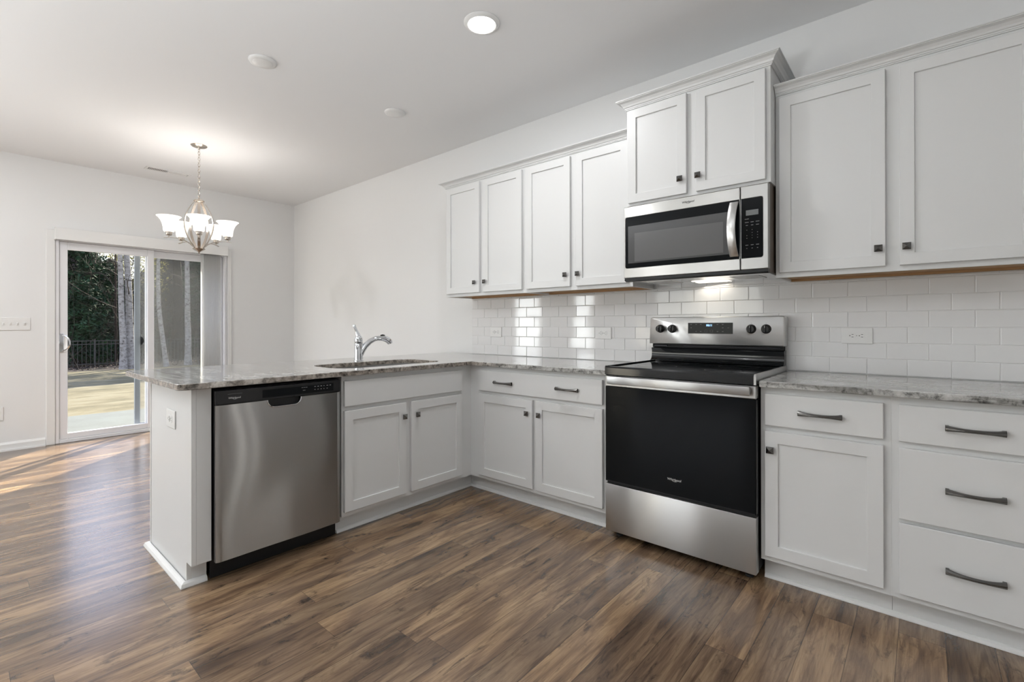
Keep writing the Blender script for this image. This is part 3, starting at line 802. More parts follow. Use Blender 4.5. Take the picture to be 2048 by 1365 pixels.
# ------------------------------------------------------------------ dishwasher
def dishwasher():
    t = thing('dishwasher', 'stainless steel dishwasher with black control strip in the peninsula', 'dishwasher', (PX+.0005, -2.226, 0), PI/2)
    Wd = .604
    MB().box(.006, Wd+.012, .012, .56, .10, .868).build('tub', 'blackmatte', t)
    MB().box(.006, Wd+.014, .052, .066, .003, .0995).build('kick_plate', 'blackplastic', t)
    # steel door with scooped pocket edge at the top
    m = MB(); bm = m.bm; nx, nz = 48, 24; x0, x1, z0, z1 = .002, .600, .100, .799
    hx0, hx1 = .222, .386; hz = .036
    def topz(x):
        if hx0 < x < hx1:
            s_ = min(x-hx0, hx1-x)/.035; s_ = min(1, s_); return z1-hz*math.sqrt(max(0, 1-(1-s_)**2))
        return z1
    xs = [x0+(x1-x0)*i/nx for i in range(nx+1)]+[hx0, hx1]+[hx0+.035*k/8 for k in range(1, 8)]+[hx1-.035*k/8 for k in range(1, 8)]; xs = sorted(set(round(q, 5) for q in xs))
    def yy(x, z):   # rolled sheet is never quite flat
        q = (x-x0)/(x1-x0)
        edge = .006*(max(0, 1-(x-x0)/.010)**2+max(0, 1-(x1-x)/.010)**2)
        return -.0355+edge-.0016*math.sin(q*10.5+1.1*math.sin(z*8.0))*(1-.5*q)-.0022*math.sin(PI*q)
    g_ = [[bm.verts.new((x, yy(x, z0+(topz(x)-z0)*j/nz), z0+(topz(x)-z0)*j/nz)) for j in range(nz+1)] for x in xs]
    for a, b in zip(g_, g_[1:]):
        for j in range(nz): bm.faces.new((a[j], b[j], b[j+1], a[j+1]))
    # return edges
    def skirt(seq):
        bk = [bm.verts.new((v.co.x, -.012, v.co.z)) for v in seq]
        for i in range(len(seq)-1): bm.faces.new((seq[i], seq[i+1], bk[i+1], bk[i]))
    skirt(g_[0]); skirt(g_[-1]); skirt([c[0] for c in g_]); skirt([c[-1] for c in g_])
    m.build('door', 'steeldw', t, smooth=True)
    # black control strip with the pocket handle
    c = MB(); c.box(.002, .600, -.0350, -.006, .8005, .864, .003, 2)
    co = c.build('control_panel', 'blackplastic', t)
    MB().box(.200, .560, -.0356, -.0350, .812, .850).build('control_window', 'blackglass', co)
    pk = MB(); pk.box(.215, .393, -.013, -.0075, .755, .800); pk.build('handle_pocket', 'blackplastic', t)
    # bright lip of the pocket
    lip = MB(); P = []
    for k in range(13): a = PI/2*k/12; P.append((hx0+.035-.035*math.cos(a), -.0355, z1-hz*math.sin(a)))
    Q = [(hx1-(q[0]-hx0), q[1], q[2]) for q in P[::-1]]
    lip.tube(P+Q, .0032, 8); lip.build('handle_lip', 'chrome', t, smooth=True)
    logo(t, (.078, -.0357, .828), .052, 'print', FACE_Y)
    pr = MB(); rnd = random.Random(5)
    for i in range(3): pr.box(.388+i*.011, .396+i*.011, -.0360, -.0356, .842, .8435)
    pr.box(.395, .408, -.0360, -.0356, .828, .8292)
    pr.build('indicator_print', 'print', co); pr = MB()
    for i in range(6):
        xx = .455+i*.0165; wd = .005+.004*rnd.random()
        pr.box(xx, xx+wd, -.0360, -.0356, .841, .8435)
        if rnd.random() > .3: pr.box(xx, xx+wd*.8, -.0360, -.0356, .826, .8280)
    pr.build('button_print', 'print', co)
    pr2 = MB(); pr2.box(.05, .11, -.0360, -.0352, .8455, .8465); pr2.build('vent_line', 'printdim', co)
    return t
dishwasher()

# ------------------------------------------------------------------ range
def kitchen_range():
    t = thing('range', 'freestanding electric range in stainless steel with black glass door and cooktop', 'range', (0, 0, 0))
    x0, x1 = .0035, .7575; yf = -.665
    MB().box(x0+.003, x1-.003, -.618, -.03, .045, .885).build('body', 'blackmatte', t)
    for xx in (.05, .71):
        for yy in (-.59, -.08):
            MB().lathe([(.018, .0005), (.018, .010), (.008, .012), (.008, .046)], (xx, yy, 0), 12).build('levelling_leg', 'rubber', t)
    # storage drawer
    m = MB(); m.box(x0, x1, yf, -.620, .043, .298, .004, 2); m.build('drawer', 'steel', t, smooth=True)
    MB().box(x0+.006, x1-.004, yf+.012, -.620, .2985, .310).build('drawer_gap', 'blackmatte', t)
    # oven door: black glass, steel band
    d_ = MB().box(x0, x1, yf, -.620, .3105, .8255, .003).build('oven_door', 'blackglass', t)
    MB().box(x0+.012, x1-.006, yf-.0012, yf-.0002, .3125, .316).build('door_edge_strip', 'darkmetal', d_)
    MB().box(x0, x1, yf-.001, -.620, .826, .8845, .003).build('top_band', 'steel', d_)
    h = MB(); h.box(.030, .740, yf-.036, yf-.018, .842, .8835, .005, 2)
    for xx in (.045, .700): h.box(xx, xx+.025, yf-.018, yf-.0012, .850, .876)
    h.build('handle', 'steel', d_, smooth=True)
    logo(d_, (.386, yf-.0003, .392), .070, 'print', FACE_Y)
    # cooktop
    c = MB(); c.prism([(yf-.003, .889), (yf-.003, .925), (yf+.004, .934), (yf+.018, .934), (yf+.026, .929), (-.085, .929), (-.075, .933), (-.045, .933), (-.045, .889)], x0-.001+.010, x1+.001-.010, 'x')
    c.prism([(yf-.003, .889), (yf-.003, .927), (yf+.004, .936), (-.04, .936), (-.04, .889)], x0-.001, x0+.0085, 'x')
    co = c.build('cooktop', 'black', t)
    MB().prism([(yf-.003, .889), (yf-.003, .927), (yf+.004, .936), (-.04, .936), (-.04, .889)], x1-.0085, x1+.001, 'x').build('side_trim', 'steel', co)
    MB().box(x0+.02, x1-.02, yf+.03, -.09, .9292, .9300).build('ceramic_glass', 'blackglass', co)
    # burner outlines printed on the glass
    for (bx_, by_, rr_) in ((.20, -.44, .105), (.56, -.48, .085), (.20, -.21, .085), (.56, -.21, .10)):
        q = MB(); n = 48
        for k in range(n):
            a, b = 2*PI*k/n, 2*PI*(k+1)/n
            q.quad(*[(bx_+r_*math.cos(w_), by_+r_*math.sin(w_), .9302) for r_, w_ in ((rr_, a), (rr_, b), (rr_-.0015, b), (rr_-.0015, a))])
        q.build('burner_ring', 'printdark', co)
    # rear riser, black, curved
    r = MB(); r.prism([(-.110, .937), (-.092, .945), (-.082, .965), (-.080, .990), (-.086, 1.014), (-.060, 1.018), (-.03, 1.018), (-.03, .937)], x0+.003, x1-.003, 'x')
    r.build('riser', 'black', t, smooth=True)
    MB().box(x0+.008, x1-.008, -.078, -.03, 1.0185, 1.040).build('vent_slot', 'blackmatte', t)
    q = MB(); q.box(.03, .11, -.090, -.0785, 1.024, 1.034, .002); q.box(.215, .735, -.088, -.0785, 1.026, 1.033, .002); q.build('vent_trim', 'darkmetal', t)
    # backguard with rounded top corners, leaning back a touch
    prof = round_poly([(x0-.004, 1.0405), (x1+.002, 1.0405), (x1+.004, 1.2055), (x0+.002, 1.2055)], [.006, .006, .016, .016], 5)
    b = MB(); bm = b.bm
    def ring(P, fy): return [bm.verts.new((p.x, fy+(p.y-1.04)*.03, p.y)) for p in P]
    inn = offset_loop(prof, .005); R = [ring(prof, -.028), ring(prof, -.098), ring(offset_loop(prof, .0015), -.1025), ring(inn, -.105)]
    for a, c_ in zip(R, R[1:]):
        for k in range(len(a)): bm.faces.new((a[k], a[(k+1) % len(a)], c_[(k+1) % len(a)], c_[k]))
    bm.faces.new(R[-1]); bm.faces.new(R[0][::-1])
    bg_ = b.build('backguard', 'steelpanel', t, smooth=True)
    def yb(z): return -.105+(z-1.04)*.03
    for kx in (.072, .149, .597, .672):
        kz = 1.1345; k_ = MB(); y = yb(kz)
        k_.lathe([(.0255, y-.0003), (.0255, y-.003), (.0225, y-.005), (.0205, y-.024), (.0185, y-.027)], (kx, 0, kz), 28, 'y')
        k_.box(kx-.0045, kx+.0045, y-.034, y-.026, kz-.019, kz+.019, .002)
        ko = k_.build('knob', 'blackplastic', bg_, smooth=True)
        MB().box(kx-.001, kx+.001, y-.0345, y-.034, kz+.006, kz+.018).build('pointer', 'print', ko)
        for dz in (.031, -.0345): MB().box(kx-.002, kx+.002, y-.0006, y-.0002, kz+dz, kz+dz+.0015).build('dial_mark', 'printdark', bg_)
    y = yb(1.137)
    p = MB(); p.prism([(.247, 1.106), (.501, 1.106), (.501, 1.170), (.247, 1.170)], y-.0035, y+.001, 'y'); po = p.build('display_panel', 'blackglass', bg_)
    text_mesh('clock_digits', '10:11', .0165, 'clock', po, (.3705, y-.0037, 1.1545), FACE_Y)
    q = MB(); rnd = random.Random(9)
    for xx in (.266, .296, .323, .418, .447, .478):
        for zz in (1.160, 1.140, 1.119):
            if rnd.random() > .2: q.box(xx-.005, xx+.004, y-.0042, y-.0036, zz-.0011, zz+.0011)
    q.build('button_print', 'printdim', po)
    for xx in (.352, .384):
        q = MB()
        for a, b_, c_, d2 in ((-.008, .008, .005, .0058), (-.008, .008, -.0058, -.005), (-.008, -.0072, -.005, .005), (.0072, .008, -.005, .005)):
            q.box(xx+a, xx+b_, y-.0042, y-.0036, 1.121+c_, 1.121+d2)
        q.build('button_outline', 'printdim', po)
    return t
kitchen_range()

# ------------------------------------------------------------------ microwave
def microwave():
    t = thing('microwave', 'over-the-range stainless microwave with black window and curved handle', 'microwave', (0, 0, 0))
    y = -.445; x0, x1, z0, z1 = .0015, .7590, 1.4285, 1.8385
    MB().box(.006, .754, -.405, -.011, 1.4135, 1.850).build('body', 'mwbody', t)
    xd = .6325
    def rim(name, xa, xb, gx0, gx1, gz0, gz1, rl, rr_):
        """steel frame around a rounded glass cut-out"""
        outer = [Vector(q) for q in ((xa, z0), (xb, z0), (xb, z1), (xa, z1))]
        hole = round_poly([(gx0, gz0), (gx1, gz0), (gx1, gz1), (gx0, gz1)], [rl, rr_, rr_, rl], 5)
        m = slab(outer, hole, 0, .040, .0025)
        for v in m.bm.verts: v.co = Vector((v.co.x, y+.040-v.co.z, v.co.y))
        return m.build(name, 'steel', t)
    gz0, gz1 = 1.4855, 1.777
    door = rim('door', x0, xd, .012, xd-.003, gz0, gz1, .010, .0005)
    cp = rim('control_panel', .6355, x1, .6385, .735, gz0, gz1, .0005, .010)
    MB().prism([tuple(p) for p in round_poly([(.0115, gz0-.0005), (xd-.0028, gz0-.0005), (xd-.0028, gz1+.0005), (.0115, gz1+.0005)], [.010, 0, 0, .010], 5)], y+.0012, y+.03, 'y').build('door_glass', 'blackglass', door)
    w_ = MB(); w_.prism([(.028, 1.512), (.582, 1.512), (.582, 1.726), (.028, 1.726)], y+.0008, y+.0011, 'y'); wo_ = w_.build('window', 'mwglass', door)
    MB().prism([(.068, 1.520), (.553, 1.523), (.553, 1.680), (.068, 1.683)], y+.0003, y+.0007, 'y').build('inner_window', 'mwinner', wo_)
    MB().prism([tuple(p) for p in round_poly([(.638, gz0-.0005), (.7353, gz0-.0005), (.7353, gz1+.0005), (.638, gz1+.0005)], [0, .010, .010, 0], 5)], y+.0012, y+.03, 'y').build('keypad', 'blackglass', cp)
    MB().box(.660, .716, y+.0004, y+.0011, 1.693, 1.719).build('display', 'lcd', cp)
    q = MB(); rnd = random.Random(2)
    rows = [(1.676, .0085), (1.660, .0085), (1.645, .006), (1.622, .0016), (1.608, .0016), (1.595, .0016), (1.582, .0016), (1.548, .006), (1.532, .003)]
    for zz, hw in rows:
        for xx in (.664, .688, .712):
            if rnd.random() < .12: continue
            ww = hw*(.7+.4*rnd.random()); q.box(xx-ww, xx+ww, y+.0004, y+.0011, zz-.0013, zz+.0013)
    q.build('key_print', 'printdim', cp)
    # bowed handle
    m = MB(); secs = []; n = 18
    for i in range(n+1):
        s_ = 2*i/n-1; zz = 1.631+s_*.1355; out = .048-.034*s_*s_; xc = .6085-.006*(1-s_*s_); hw = .0195
        secs.append([(xc-hw, y-out+.009, zz), (xc+hw, y-out+.009, zz), (xc+hw, y-out+.001, zz), (xc+hw*.7, y-out-.002, zz), (xc-hw*.7, y-out-.002, zz), (xc-hw, y-out+.001, zz)])
    m.loft(secs)
    for s_ in (-1, 1): m.box(.597, .620, y-.012, y+.0008, 1.631+s_*.122-.008, 1.631+s_*.122+.008)
    m.build('handle', 'steelhandle', door, smooth=True)
    logo(door, (.375, y-.0003, 1.8105), .066, 'printdark', FACE_Y)
    # underside: black vent lip, steel plate, lamp, feet of grease filters
    MB().prism([(y+.004, 1.4135), (y+.004, 1.4275), (-.405, 1.4275), (-.405, 1.408), (y+.02, 1.408)], .004, .756, 'x').build('vent_grille', 'blackplastic', t)
    MB().box(.010, .750, -.400, -.012, 1.4090, 1.4130).build('bottom_plate', 'chrome', t)
    MB().box(.30, .46, -.13, -.06, 1.4070, 1.4088, .0005).build('lamp_lens', 'mwlamp', t)
    for xx in (.10, .55): MB().box(xx, xx+.14, -.33, -.16, 1.4070, 1.4088, .0005).build('grease_filter', 'steelbasin', t)
    return t
microwave()
def lamp(name, typ, loc, power, color, size=.1, spot=None, aim=None):
    l = bpy.data.lights.new(name, typ); l.energy = power; l.color = color
    if typ == 'AREA': l.shape = 'DISK'; l.size = size
    else: l.shadow_soft_size = size
    o = bpy.data.objects.new(name, l); COL.objects.link(o); o.location = loc
    if aim: o.rotation_euler = (Vector(aim)-Vector(loc)).to_track_quat('-Z', 'Y').to_euler()
    return o
lamp('hood_lamp', 'AREA', (.38, -.095, 1.4055), .42, (1, .9, .76), .22, aim=(.42, -.16, .9))

# ------------------------------------------------------------------ ceiling things
def ceiling_light(x, y, label, power, group='ceiling disc lights'):
    t = thing('ceiling_light', label, 'ceiling light', (x, y, H), 0, group)
    m = MB(); m.lathe([(.0955, -.0005), (.0955, -.004), (.088, -.012), (.078, -.016), (.0735, -.014), (.072, -.010), (.072, -.0005)], seg=48, cap=False); m.build('trim_ring', 'trim', t, smooth=True)
    m = MB(); m.lathe([(.0718, -.009), (.066, -.0125), (.045, -.0145), (.01, -.015)], seg=40); m.build('lens', 'led', t, smooth=True)
    lamp('ceiling_lamp', 'AREA', (x, y, H-.018), power, (.98, .98, 1), .14, aim=(x, y, 0))
ceiling_light(-.462, -1.148, 'round white disc light glowing on the ceiling in front of the cabinets', 12)
for x_, y_ in ((-.46, -3.6), (1.9, -3.6), (1.2, -6.2)):  # extra lamps added out of view to light the room
    ceiling_light(x_, y_, 'round white disc light on the ceiling behind the viewer', 4)
ceiling_light(-3.5, -3.7, 'round white disc light on the ceiling left of the view', 33)  # extra lamp added out of view to brighten the far wall
def cover(x, y, r, label):
    t = thing('round_ceiling_cover', label, 'ceiling cover', (x, y, H), 0, 'round white ceiling covers')
    MB().lathe([(r, -.0005), (r, -.003), (r*.95, -.010), (r*.80, -.0145), (r*.74, -.0150)], seg=40).build('rim', 'plate', t, smooth=True)
    MB().lathe([(r*.74, -.0152), (r*.70, -.0175), (r*.3, -.0185)], seg=32).build('face', 'trim', t, smooth=True)
cover(-1.732, -1.757, .078, 'larger flat round white cover on the ceiling, nearer the left')
cover(-1.712, -.808, .076, 'smaller-looking flat round white cover on the ceiling toward the cabinets')
def ceiling_vent():
    t = thing('ceiling_vent', 'slim white air vent in the ceiling beside the patio door wall', 'vent', (-4.66, -1.53, H), 0)
    m = MB()
    m.box(-.058, -.040, -.195, .195, -.007, -.0005, .001); m.box(.040, .058, -.195, .195, -.007, -.0005, .001); m.box(-.040, .040, -.195, -.172, -.007, -.0005, .001); m.box(-.040, .040, .172, .195, -.007, -.0005, .001); m.box(-.040, .040, -.006, .006, -.007, -.0005)
    m.build('frame', 'trim', t)
    MB().box(-.040, .040, -.172, .172, -.0012, -.0004).build('duct_opening', 'ventdark', t)
    for half in (-1, 1):
        m = MB()
        for k in range(12):
            yc = half*(.014+k*.0132); a = -.0045*half
            m.loft([[(-.040, yc-a, -.0065), (-.040, yc-a+.0012, -.0065), (-.040, yc+a+.0012, -.0015), (-.040, yc+a, -.0015)], [(.040, yc-a, -.0065), (.040, yc-a+.0012, -.0065), (.040, yc+a+.0012, -.0015), (.040, yc+a, -.0015)]])
        m.build('louver_bank', 'trim', t)
ceiling_vent()

# ------------------------------------------------------------------ chandelier
def chandelier():
    cx_, cy_ = -3.594, -1.558
    t = thing('chandelier', 'brushed nickel five-light chandelier with white glass shades hanging by the patio door', 'chandelier', (cx_, cy_, H))
    def z(v): return v-H
    MB().lathe([(.064, -.0005), (.064, -.004), (.055, -.012), (.030, -.019), (.012, -.024), (.008, -.034)], seg=32).build('canopy', 'nickel', t, smooth=True)
    # chain
    m = MB(); n = 17; top, bot = -.030, z(2.292); L = (top-bot)/n
    for i in range(n):
        zc = top-(i+.5)*L; a = (i % 2)*PI/2+.3; P = []
        for k in range(13):
            q = 2*PI*k/12; r_, zz = math.cos(q)*.0085, math.sin(q)*(L*.62); P.append((r_*math.cos(a), r_*math.sin(a), zc+zz))
        m.tube(P, .0022, 6, cap=False)
    m.build('chain', 'nickel', t, smooth=True)
    MB().lathe([(.004, z(2.300)), (.012, z(2.292)), (.030, z(2.286)), (.041, z(2.278)), (.043, z(2.270)), (.030, z(2.266)), (.010, z(2.262))], seg=28).build('top_cap', 'nickel', t, smooth=True)
    MB().lathe([(.004, z(2.262)), (.006, z(2.2)), (.006, z(1.9)), (.012, z(1.85))], seg=12).build('centre_rod', 'nickel', t, smooth=True)
    MB().lathe([(.012, z(1.858)), (.044, z(1.852)), (.050, z(1.846)), (.040, z(1.838)), (.020, z(1.826)), (.008, z(1.818)), (.006, z(1.808)), (.001, z(1.803))], seg=28).build('bottom_finial', 'nickel', t, smooth=True)
    base = math.radians(-16.1)
    for i in range(5):
        a = base+i*2*PI/5; c, s = math.cos(a), math.sin(a); cr, sr = -s, c
        # flat curved cage rib
        m = MB(); secs = []
        for k in range(21):
            q = k/20; zz = z(2.272-(2.272-1.852)*q); rad = .030+.083*math.sin(PI*q)**.85
            wdt = .0115; th = .0028
            secs.append([(rad_*c+w_*cr, rad_*s+w_*sr, zz) for rad_, w_ in ((rad-th, -wdt), (rad+th, -wdt), (rad+th, wdt), (rad-th, wdt))])
        m.loft(secs); m.build('rib', 'nickel', t, smooth=True)
        # arm
        m = MB(); P = [(.028, 1.850), (.048, 1.866), (.072, 1.886), (.100, 1.902), (.135, 1.914), (.175, 1.919), (.215, 1.918), (.264, 1.911)]; secs = []
        # densify
        for k in range(len(P)):
            r_, zz = P[k]; w_ = .0085-.003*(k/7)
            secs.append([(r_*c+v*cr, r_*s+v*sr, z(zz)+h_) for v, h_ in ((-w_, -.0028), (w_, -.0028), (w_, .0028), (-w_, .0028))])
        m.loft(secs); arm = m.build('arm', 'nickel', t, smooth=True)
        R_ = .228; pc = (R_*c, R_*s, 0)
        MB().lathe([(.006, z(1.9215)), (.006, z(1.932)), (.020, z(1.935)), (.024, z(1.941)), (.023, z(1.958)), (.028, z(1.961)), (.028, z(1.965))], pc, 24).build('socket', 'nickel', arm, smooth=True)
        sh = [(.030, 1.966), (.038, 1.969), (.041, 1.980), (.043, 2.006), (.049, 2.036), (.060, 2.064), (.076, 2.086), (.090, 2.098)]
        pr = [(r_, z(v)) for r_, v in sh]+[(r_-.003, z(v)) for r_, v in sh[::-1]]
        MB().lathe(pr, pc, 36, cap=False).build('lamp_shade', 'shade', arm, smooth=True)
        lamp('bulb', 'POINT', (cx_+R_*c, cy_+R_*s, 2.112), 1.85, (1, .95, .91), .035)
chandelier()
# ------------------------------------------------------------------ outside
def gz(x):      # ground falls away gently from the house
    return -.11-.020*max(0, -x-7.7)
def ground(name, x0, x1, y0, y1, mat, lab, dz=0, nx=24, ny=24, amp=.0, wob=0):
    m = MB(); V = []
    for i in range(nx+1):
        row = []
        for j in range(ny+1):
            x_ = x0+(x1-x0)*i/nx; y_ = y0+(y1-y0)*j/ny
            if i == 0 and wob: x_ += wob*noise.noise((y_*.5, 3.1, 0))*2
            row.append(m.bm.verts.new((x_, y_, gz(x_)+dz+(amp*noise.noise((x_*.9, y_*.9, 0)) if 0 < i < nx else 0))))
        V.append(row)
    for i in range(nx):
        for j in range(ny): m.bm.faces.new((V[i][j], V[i+1][j], V[i+1][j+1], V[i][j+1]))
    return struct(m.build(name, mat, smooth=True), lab)
struct(MB().box(-7.69, XW-.17, -5.5, 2.5, -.30, -.10).build('patio_slab', 'concrete'), 'pale concrete patio outside the door')
ground('lawn', -20.1, 8, -22, 22, 'lawn', 'dry straw-coloured lawn behind the patio', dz=-.015, nx=60, ny=60, amp=.03, wob=.5)
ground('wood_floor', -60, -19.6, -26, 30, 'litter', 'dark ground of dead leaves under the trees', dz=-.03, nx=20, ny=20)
lit = MB(); rnd = random.Random(21)
for k in range(2600):
    x_ = -20.3-rnd.random()*6; y_ = -3+rnd.random()*10; s = .02+rnd.random()*.035; a = rnd.random()*6.28; b = rnd.gauss(0, .5)
    c = Vector((x_, y_, gz(x_)+.0+rnd.random()*.04)); u_ = Vector((math.cos(a), math.sin(a), b*.5))*s; v_ = Vector((-math.sin(a), math.cos(a), rnd.gauss(0, .3)))*s*.6
    lit.quad(c-u_, c+v_*.9, c+u_, c-v_)
tag(lit.build('leaf_litter', 'leaf', norm=False), 'scatter of pale dead leaves on the ground along the fence', 'leaves', kind='stuff')
def ypx(px, x_):      # position on the ray of the photo column px at depth plane x_
    yaw = math.radians(40.7195); k = (px-1024)/956.62
    dx = -math.sin(yaw)+k*math.cos(yaw); dy = math.cos(yaw)+k*math.sin(yaw)
    return -2.9754+(x_-1.321)/dx*dy
def fence():
    xf = -23.2; y0, y1 = -2.2, 6.4; g0 = gz(xf); t = thing('metal_fence', 'black metal picket fence between the lawn and the woods', 'fence', (xf, 2, g0))
    for zz in (.09, .86, .99): MB().box(-.014, .014, y0-2, y1-2, zz, zz+.03).build('rail', 'fence', t)
    n = int((y1-y0)/.125)
    first = None
    for i in range(n+1):
        y_ = y0-2+i*.125
        if i % 15 == 7: MB().box(-.026, .026, y_-.026, y_+.026, -.02, 1.08).build('post', 'fence', t); continue
        if first is None: first = MB().box(-.008, .008, -.008, .008, 0, 1.03).build('picket', 'fence', t); o = first
        else: o = first.copy(); COL.objects.link(o)
        o.location = (0, y_, 0)
fence()
def branchy(m, p, d, L, r, depth, rnd, droop=0, seg=5, kids=3):
    P = [Vector(p)]; d = Vector(d).normalized(); n = 6
    for i in range(n):
        d = (d+Vector((rnd.gauss(0, .13), rnd.gauss(0, .13), rnd.gauss(0, .10)-droop))).normalized(); P.append(P[-1]+d*L/n)
    m.tube(P, [max(.0025, r*(1-.8*i/n)) for i in range(n+1)], seg, cap=False)
    if depth > 0:
        for k in range(kids):
            i = rnd.randint(2, n); q = P[i]; dd = (P[i]-P[i-1]).normalized()+Vector((rnd.gauss(0, .6), rnd.gauss(0, .6), rnd.gauss(.1, .5)))
            branchy(m, q, dd, L*(.45+.3*rnd.random()), r*.5, depth-1, rnd, droop, max(3, seg-1), kids)
def trunk_tree(name, label, group, pxb, pxt, x_, rad, h, mat, seed, nb=9, btm=1.5, blen=1.8, bmat='twig', mid=None):
    rnd = random.Random(seed); yb_ = ypx(pxb, x_); yt = ypx(pxt, x_)
    hw = 5.0     # height over which pxb->pxt lean is measured
    t = thing(name, label, 'tree', (x_, yb_, gz(x_)-.03), 0, group)
    m = MB(); P = []; R = []
    n = 14
    for i in range(n+1):
        q = i/n; zz = h*q; lean = (yt-yb_)*zz/hw
        if mid is not None:
            s = min(1, zz/hw); lean = (ypx(mid, x_)-yb_)*math.sin(PI*min(1, s*1.0))*.55+(yt-yb_)*s
        P.append((noise.noise((seed, q*4, 0))*.10, lean+noise.noise((0, q*4, seed))*.05, zz)); R.append(rad*(1.25 if i == 0 else 1)*(1-.55*q))
    m.tube(P, R, 12); m.build('trunk', mat, t, smooth=True)
    m = MB()
    for k in range(nb):
        q = .22+.75*rnd.random(); i = int(q*n); a = rnd.random()*2*PI
        branchy(m, P[i], (math.cos(a), math.sin(a), .35+.4*rnd.random()), blen*(1.2-.6*q)*(.6+.6*rnd.random()), rad*.16, 2, rnd)
    m.build('branches', bmat, t)
GB = 'pale-barked trees at the lawn edge'
trunk_tree('pale_tree', 'pale straight tree trunk at the lawn edge, left of the close pair', GB, 246.5, 238.5, -20.4, .105, 7.5, 'birch', 3, nb=10)
trunk_tree('pale_tree', 'mottled pale tree trunk, right of the close pair at the lawn edge', GB, 263, 252, -20.6, .13, 7.5, 'birch', 8, nb=8)
trunk_tree('pale_tree', 'slender bent pale trunk seen through the right door panel', GB, 333, 319, -20.8, .085, 7, 'birch', 12, nb=9, mid=318)
trunk_tree('pale_tree', 'pale trunk near the right edge of the right door panel', GB, 376, 374, -21.2, .12, 7, 'birch', 17, nb=12)
trunk_tree('tall_tree', 'broad dim trunk standing behind the fence', 'trees behind the fence', 356, 354, -27, .26, 9, 'bark', 23, nb=5)
trunk_tree('tall_tree', 'thin brown trunk left of the pale pair', 'trees behind the fence', 232, 231, -23.8, .05, 6.5, 'bark', 29, nb=6, blen=1.2)
def evergreen(px_, x_, h, rad, seed, label, mat='ever', base=.3, n=5200, yabs=None, name='evergreen_tree', grp='evergreens behind the fence'):
    rnd = random.Random(seed); y_ = ypx(px_, x_) if yabs is None else yabs
    t = thing(name, label, 'tree', (x_, y_, gz(x_)-.04), 0, grp)
    MB().tube([(0, 0, 0), (.03, .02, h*.5), (0, 0, h*.92)], [.045, .03, .01], 8).build('trunk', 'twigdark', t, smooth=True)
    m = MB(); clumps = []
    for k in range(70):
        q = rnd.random()**.8; zz = base+(h-base)*q; rr_ = rad*(1-q)**.55*(.15+.85*rnd.random()**.7); a = rnd.random()*2*PI
        clumps.append((Vector((rr_*math.cos(a), rr_*math.sin(a), zz)), rad*(.20+.22*(1-q))))
    for k in range(n):
        c, cr = clumps[k % len(clumps)]
        d = Vector((rnd.gauss(0, 1), rnd.gauss(0, 1), rnd.gauss(0, .75))); d = d.normalized()*cr*rnd.random()**.4; c = c+d
        s = .06+.07*rnd.random(); u_ = Vector((rnd.gauss(0, 1), rnd.gauss(0, 1), rnd.gauss(-.3, .6))).normalized(); v_ = u_.cross(Vector((rnd.gauss(0, 1), rnd.gauss(0, 1), rnd.gauss(0, 1)))).normalized()
        m.quad(c-u_*s, c+v_*s*.35, c+u_*s, c-v_*s*.35)
    m.build('foliage', mat, t, norm=False)
evergreen(150, -26.5, 6.6, 1.5, 31, 'dark dense evergreen filling the left edge of the door glass', n=9000)
evergreen(186, -27.5, 5.5, 1.3, 32, 'dark evergreen second from the left of the door glass', n=7000)
evergreen(222, -28.5, 5.0, 1.0, 33, 'smaller evergreen behind the pale pair of trunks', n=5000)
evergreen(206, -31, 4.9, 1.1, 34, 'pointed evergreen tip under the bright gap', n=5000)
evergreen(160, -24.6, 3.4, 1.0, 35, 'bushy low evergreen just behind the fence at left', n=6000)
evergreen(110, -26, 6.8, 1.6, 36, 'evergreen beyond the left jamb of the patio door', n=4500)
evergreen(70, -27, 6.2, 1.6, 38, 'evergreen far left beyond the wall', n=3500)
evergreen(235, -42, 9.5, 2.6, 40, 'sunlit yellow-green tree in the bright gap, left one', 'every', base=2.5, n=3000, name='sunlit_tree', grp='sunlit far trees')
evergreen(275, -44, 9.5, 2.6, 41, 'sunlit yellow-green tree in the bright gap, right one', 'every', base=2.5, n=3000, name='sunlit_tree', grp='sunlit far trees')
evergreen(390, -29, 6.5, 1.3, 42, 'grey-green evergreen at the right edge of the right door panel', n=4500)
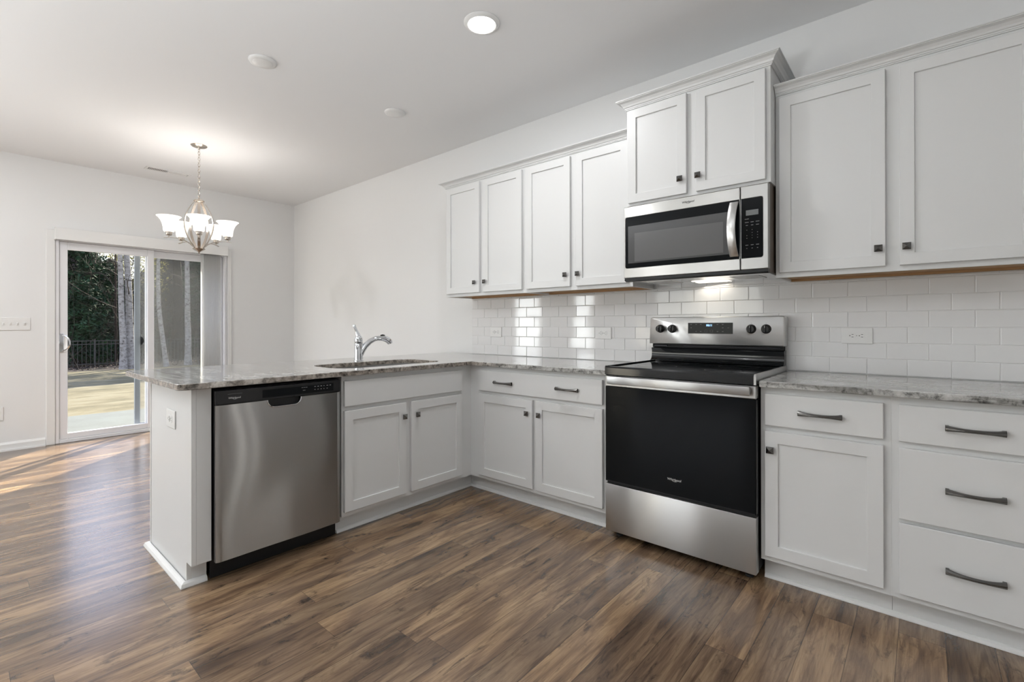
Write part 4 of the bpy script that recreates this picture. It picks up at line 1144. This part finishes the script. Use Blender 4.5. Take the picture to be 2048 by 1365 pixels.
for yy, xx in ((5.4, -20.6), (7.2, -21.4), (9.2, -20.8), (11.4, -21.6), (13.5, -21), (6.3, -23.6), (8.4, -24.1), (10.6, -23.7), (12.8, -24.2)):
    evergreen(0, xx, 6.3 if xx > -22 else 8.2, 1.7, int(60+yy*10), 'evergreen in the row up the slope, right of the door view', n=3600, yabs=yy)
# bare brush
def brush(name, label, x0, x1, y0, y1, n, h, mat, seed, r=.008, kids=2, up=1.0):
    rnd = random.Random(seed); m = MB()
    for k in range(n):
        x_ = x0+(x1-x0)*rnd.random(); y_ = y0+(y1-y0)*rnd.random()
        branchy(m, (x_, y_, gz(x_)-.03), (rnd.gauss(0, .5), rnd.gauss(0, .5), up), h*(.6+.6*rnd.random()), r*(.6+.8*rnd.random()), 2, rnd, seg=4, kids=kids)
    tag(m.build(name, mat, norm=False), label, 'brush', kind='stuff')
brush('bare_brush', 'tangle of bare twigs behind the fence', -26, -23.6, -1.5, 7, 130, 2.2, 'twig', 51, .008, 3)
brush('dense_thicket', 'dark wall of leafless woods behind the evergreens', -38, -29, -4, 14, 420, 4.3, 'twigdark', 52, .035, 4)
brush('dense_thicket', 'dark leafless woods further back on both sides', -46, -38, -10, 22, 200, 5.2, 'twigdark', 53, .05, 3)
brush('light_twigs', 'fine pale twigs crossing in front of the evergreens', -24.5, -22, -1, 6, 22, 3.6, 'twig', 54, .010, 3, .8)
# deep wood far behind: rough earth bank closing the view under the crowns
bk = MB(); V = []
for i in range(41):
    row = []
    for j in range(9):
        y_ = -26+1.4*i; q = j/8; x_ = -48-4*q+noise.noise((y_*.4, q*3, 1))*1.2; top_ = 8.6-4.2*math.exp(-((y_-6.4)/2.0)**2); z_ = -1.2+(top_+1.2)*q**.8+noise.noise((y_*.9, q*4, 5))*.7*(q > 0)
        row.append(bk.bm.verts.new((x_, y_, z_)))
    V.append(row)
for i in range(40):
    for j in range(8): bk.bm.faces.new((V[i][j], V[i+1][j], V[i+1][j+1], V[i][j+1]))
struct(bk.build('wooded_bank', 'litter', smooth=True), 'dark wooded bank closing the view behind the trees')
